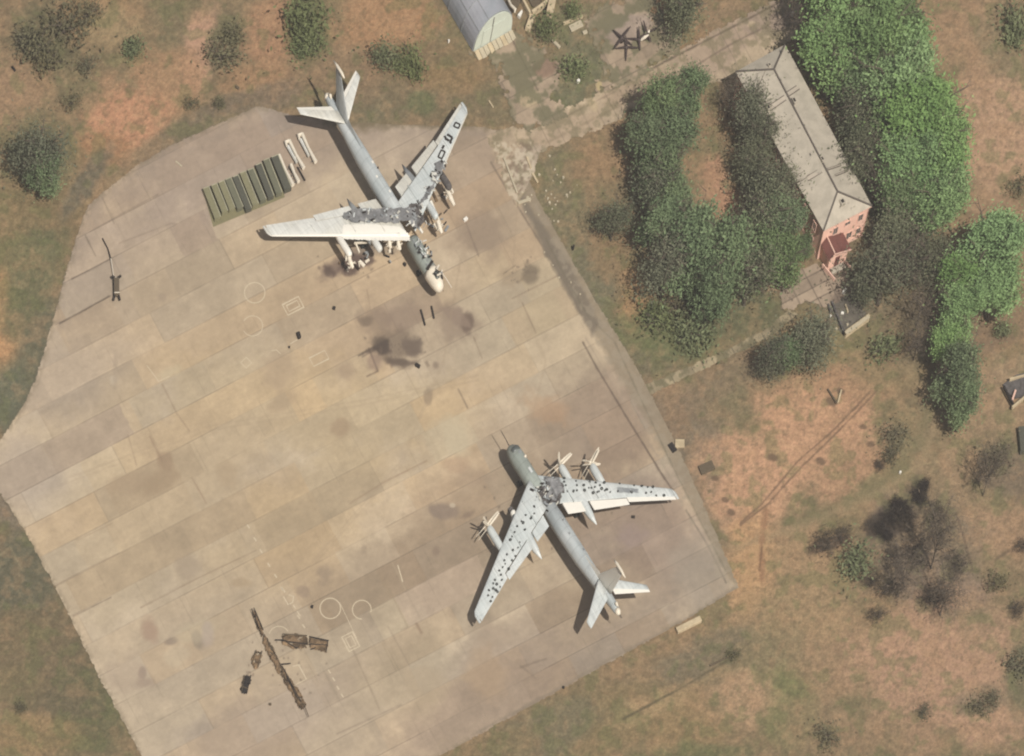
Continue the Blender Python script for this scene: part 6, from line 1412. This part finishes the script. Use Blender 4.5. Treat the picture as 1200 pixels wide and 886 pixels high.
BUSH = [
 ('bush', 450, 66, 12, 'left bush of three in the grass above the burnt bomber'), ('bush', 483, 64, 13, 'right bush of three in the grass above the burnt bomber'), ('bush', 469, 73, 8, 'small middle bush of three in the grass above the burnt bomber'),
 ('dkbush', 46, 52, 18, 'dark bush of the upper left thicket, lower part'), ('dkbush', 78, 25, 20, 'dark green bush of the upper left thicket, upper part'), ('dkbush', 58, 70, 14, 'dark bush at the foot of the upper left thicket'), ('dkbush', 104, 12, 12, 'small dark bush right of the upper left thicket'), ('dkbush', 30, 40, 12, 'small brown bush on the left of the upper left thicket'),
 ('dkbush', 84, 116, 9, 'small dark bush alone below the upper left thicket'), ('dkbush', 103, 74, 10, 'small olive bush between the thicket and the orange soil'), ('bush', 160, 52, 10, 'small green bush on the field top left of centre'), ('dkbush', 262, 60, 16, 'tall dark bush between two orange bare patches'), ('dkbush', 275, 35, 12, 'dark bush above the tall dark one'), ('bush', 360, 20, 20, 'large green bush at the top edge left of the bomber tail'), ('bush', 366, 48, 14, 'green bush just below the top edge one'),
 ('dkbush', 225, 118, 7, 'tiny bush on the verge above the apron rim'), ('dkbush', 257, 119, 6, 'tiny brown bush on the verge near the apron top'),
 ('bush', 1003, 656, 15, 'round green bush left of the black thicket'), ('black', 1044, 606, 11, 'black twiggy shrub at the centre of the thicket'), ('black', 1032, 618, 8, 'black twiggy shrub just left of the centre of the thicket'), ('black', 1040, 626, 8, 'small black shrub at the bottom of the thicket centre'), ('black', 1060, 600, 9, 'black shrub just right of the centre of the thicket'), ('black', 1084, 568, 8, 'small black shrub at the topmost corner of the thicket'), ('black', 1054, 592, 10, 'black twiggy shrub at the upper part of the thicket'), ('twig', 1020, 616, 9, 'black twiggy shrub at the lower left of the thicket'), ('black', 1076, 582, 10, 'dark twiggy shrub at the top corner of the thicket'), ('twig', 968, 640, 14, 'brown twiggy shrub at the left tip of the thicket'), ('twig', 985, 628, 12, 'brown twiggy shrub between the left tip and the black centre'), ('twig', 1066, 618, 14, 'dark twiggy shrub right of the thicket centre'), ('twig', 1022, 680, 10, 'thin twiggy shrub at the lower rim of the bare tree'), ('twig', 1030, 720, 10, 'twiggy shrub in the tan field below the bare trees'),
 ('twig', 1050, 650, 14, 'sparse twiggy shrub between the green bush and the bare trees'), ('twig', 1078, 655, 15, 'sparse twiggy shrub in the middle of the bare trees'), ('twig', 1120, 660, 14, 'sparse twiggy shrub at the right rim of the bare trees'), ('twig', 1092, 700, 15, 'sparse twiggy shrub at the bottom of the bare trees'), ('twig', 1098, 600, 13, 'sparse twiggy shrub above the widest bare tree'), ('twig', 1040, 690, 13, 'sparse twiggy shrub at the lower left of the bare trees'),
 ('dkbush', 1168, 680, 10, 'small grey bush alone in the tan field at right'), ('dkbush', 1083, 831, 7, 'tiny olive bush alone in the lower right field'), ('dkbush', 1150, 825, 10, 'low grey bush in the lower right field'), ('dkbush', 1165, 815, 8, 'low bush next to the grey one in the lower right field'), ('dkbush', 970, 860, 11, 'dark low bush near the bottom edge'), ('dkbush', 1196, 775, 14, 'dark green bush cut by the right edge'), ('twig', 1198, 640, 9, 'dark twiggy shrub cut by the right edge'), ('twig', 1190, 712, 10, 'black twiggy shrub at the right edge'),
 ('bush', 1032, 405, 14, 'low green bush right of the retaining wall'), ('dkbush', 1050, 505, 12, 'dark low bush on the inner side of the curved track'), ('dkbush', 1046, 528, 10, 'dark low bush on the bend of the curved track'), ('twig', 1031, 545, 7, 'small black shrub at the rim of the orange field'), ('bush', 640, 30, 12, 'green bush beside the concrete ruin'), ('bush', 668, 75, 12, 'low green bush in the grassy yard'), ('bush', 672, 12, 8, 'small green bush at the top edge right of the ruin'),
 ('dkbush', 795, 352, 14, 'low bush at the foot of the grove'), ('bush', 770, 372, 16, 'low green bush on the meadow below the grove'), ('bush', 812, 388, 18, 'wide green bush in the meadow above the footpath'), ('dkbush', 742, 238, 6, 'thin dark bush near the lone olive tree'), ('bush', 1190, 20, 16, 'olive bush at the top right corner'), ('bush', 1176, 385, 8, 'small bush beside the fallen pale branch'), ('dkbush', 860, 765, 6, 'small dark bush at the end of the fallen pole'), ('bush', 360, 45, 10, 'lowest small green bush of the top edge pair'),
 ('dkbush', 1168, 530, 14, 'dark bush above the bare tree near the right edge'), ('dkbush', 1195, 215, 10, 'small dark bush cut by the right edge in the tan field'), ('dkbush', 25, 825, 6, 'tiny dark bush in the lower left field'),
]
for b in BUSH: plant(b[0], b[1], b[2], b[3], b[4], 'bush')
for k, v in list(PROTO.items()):
    if not v[1]:
        for ch in [x for x in col.objects if x.parent == v[0]]: bpy.data.objects.remove(ch)
        bpy.data.objects.remove(v[0])
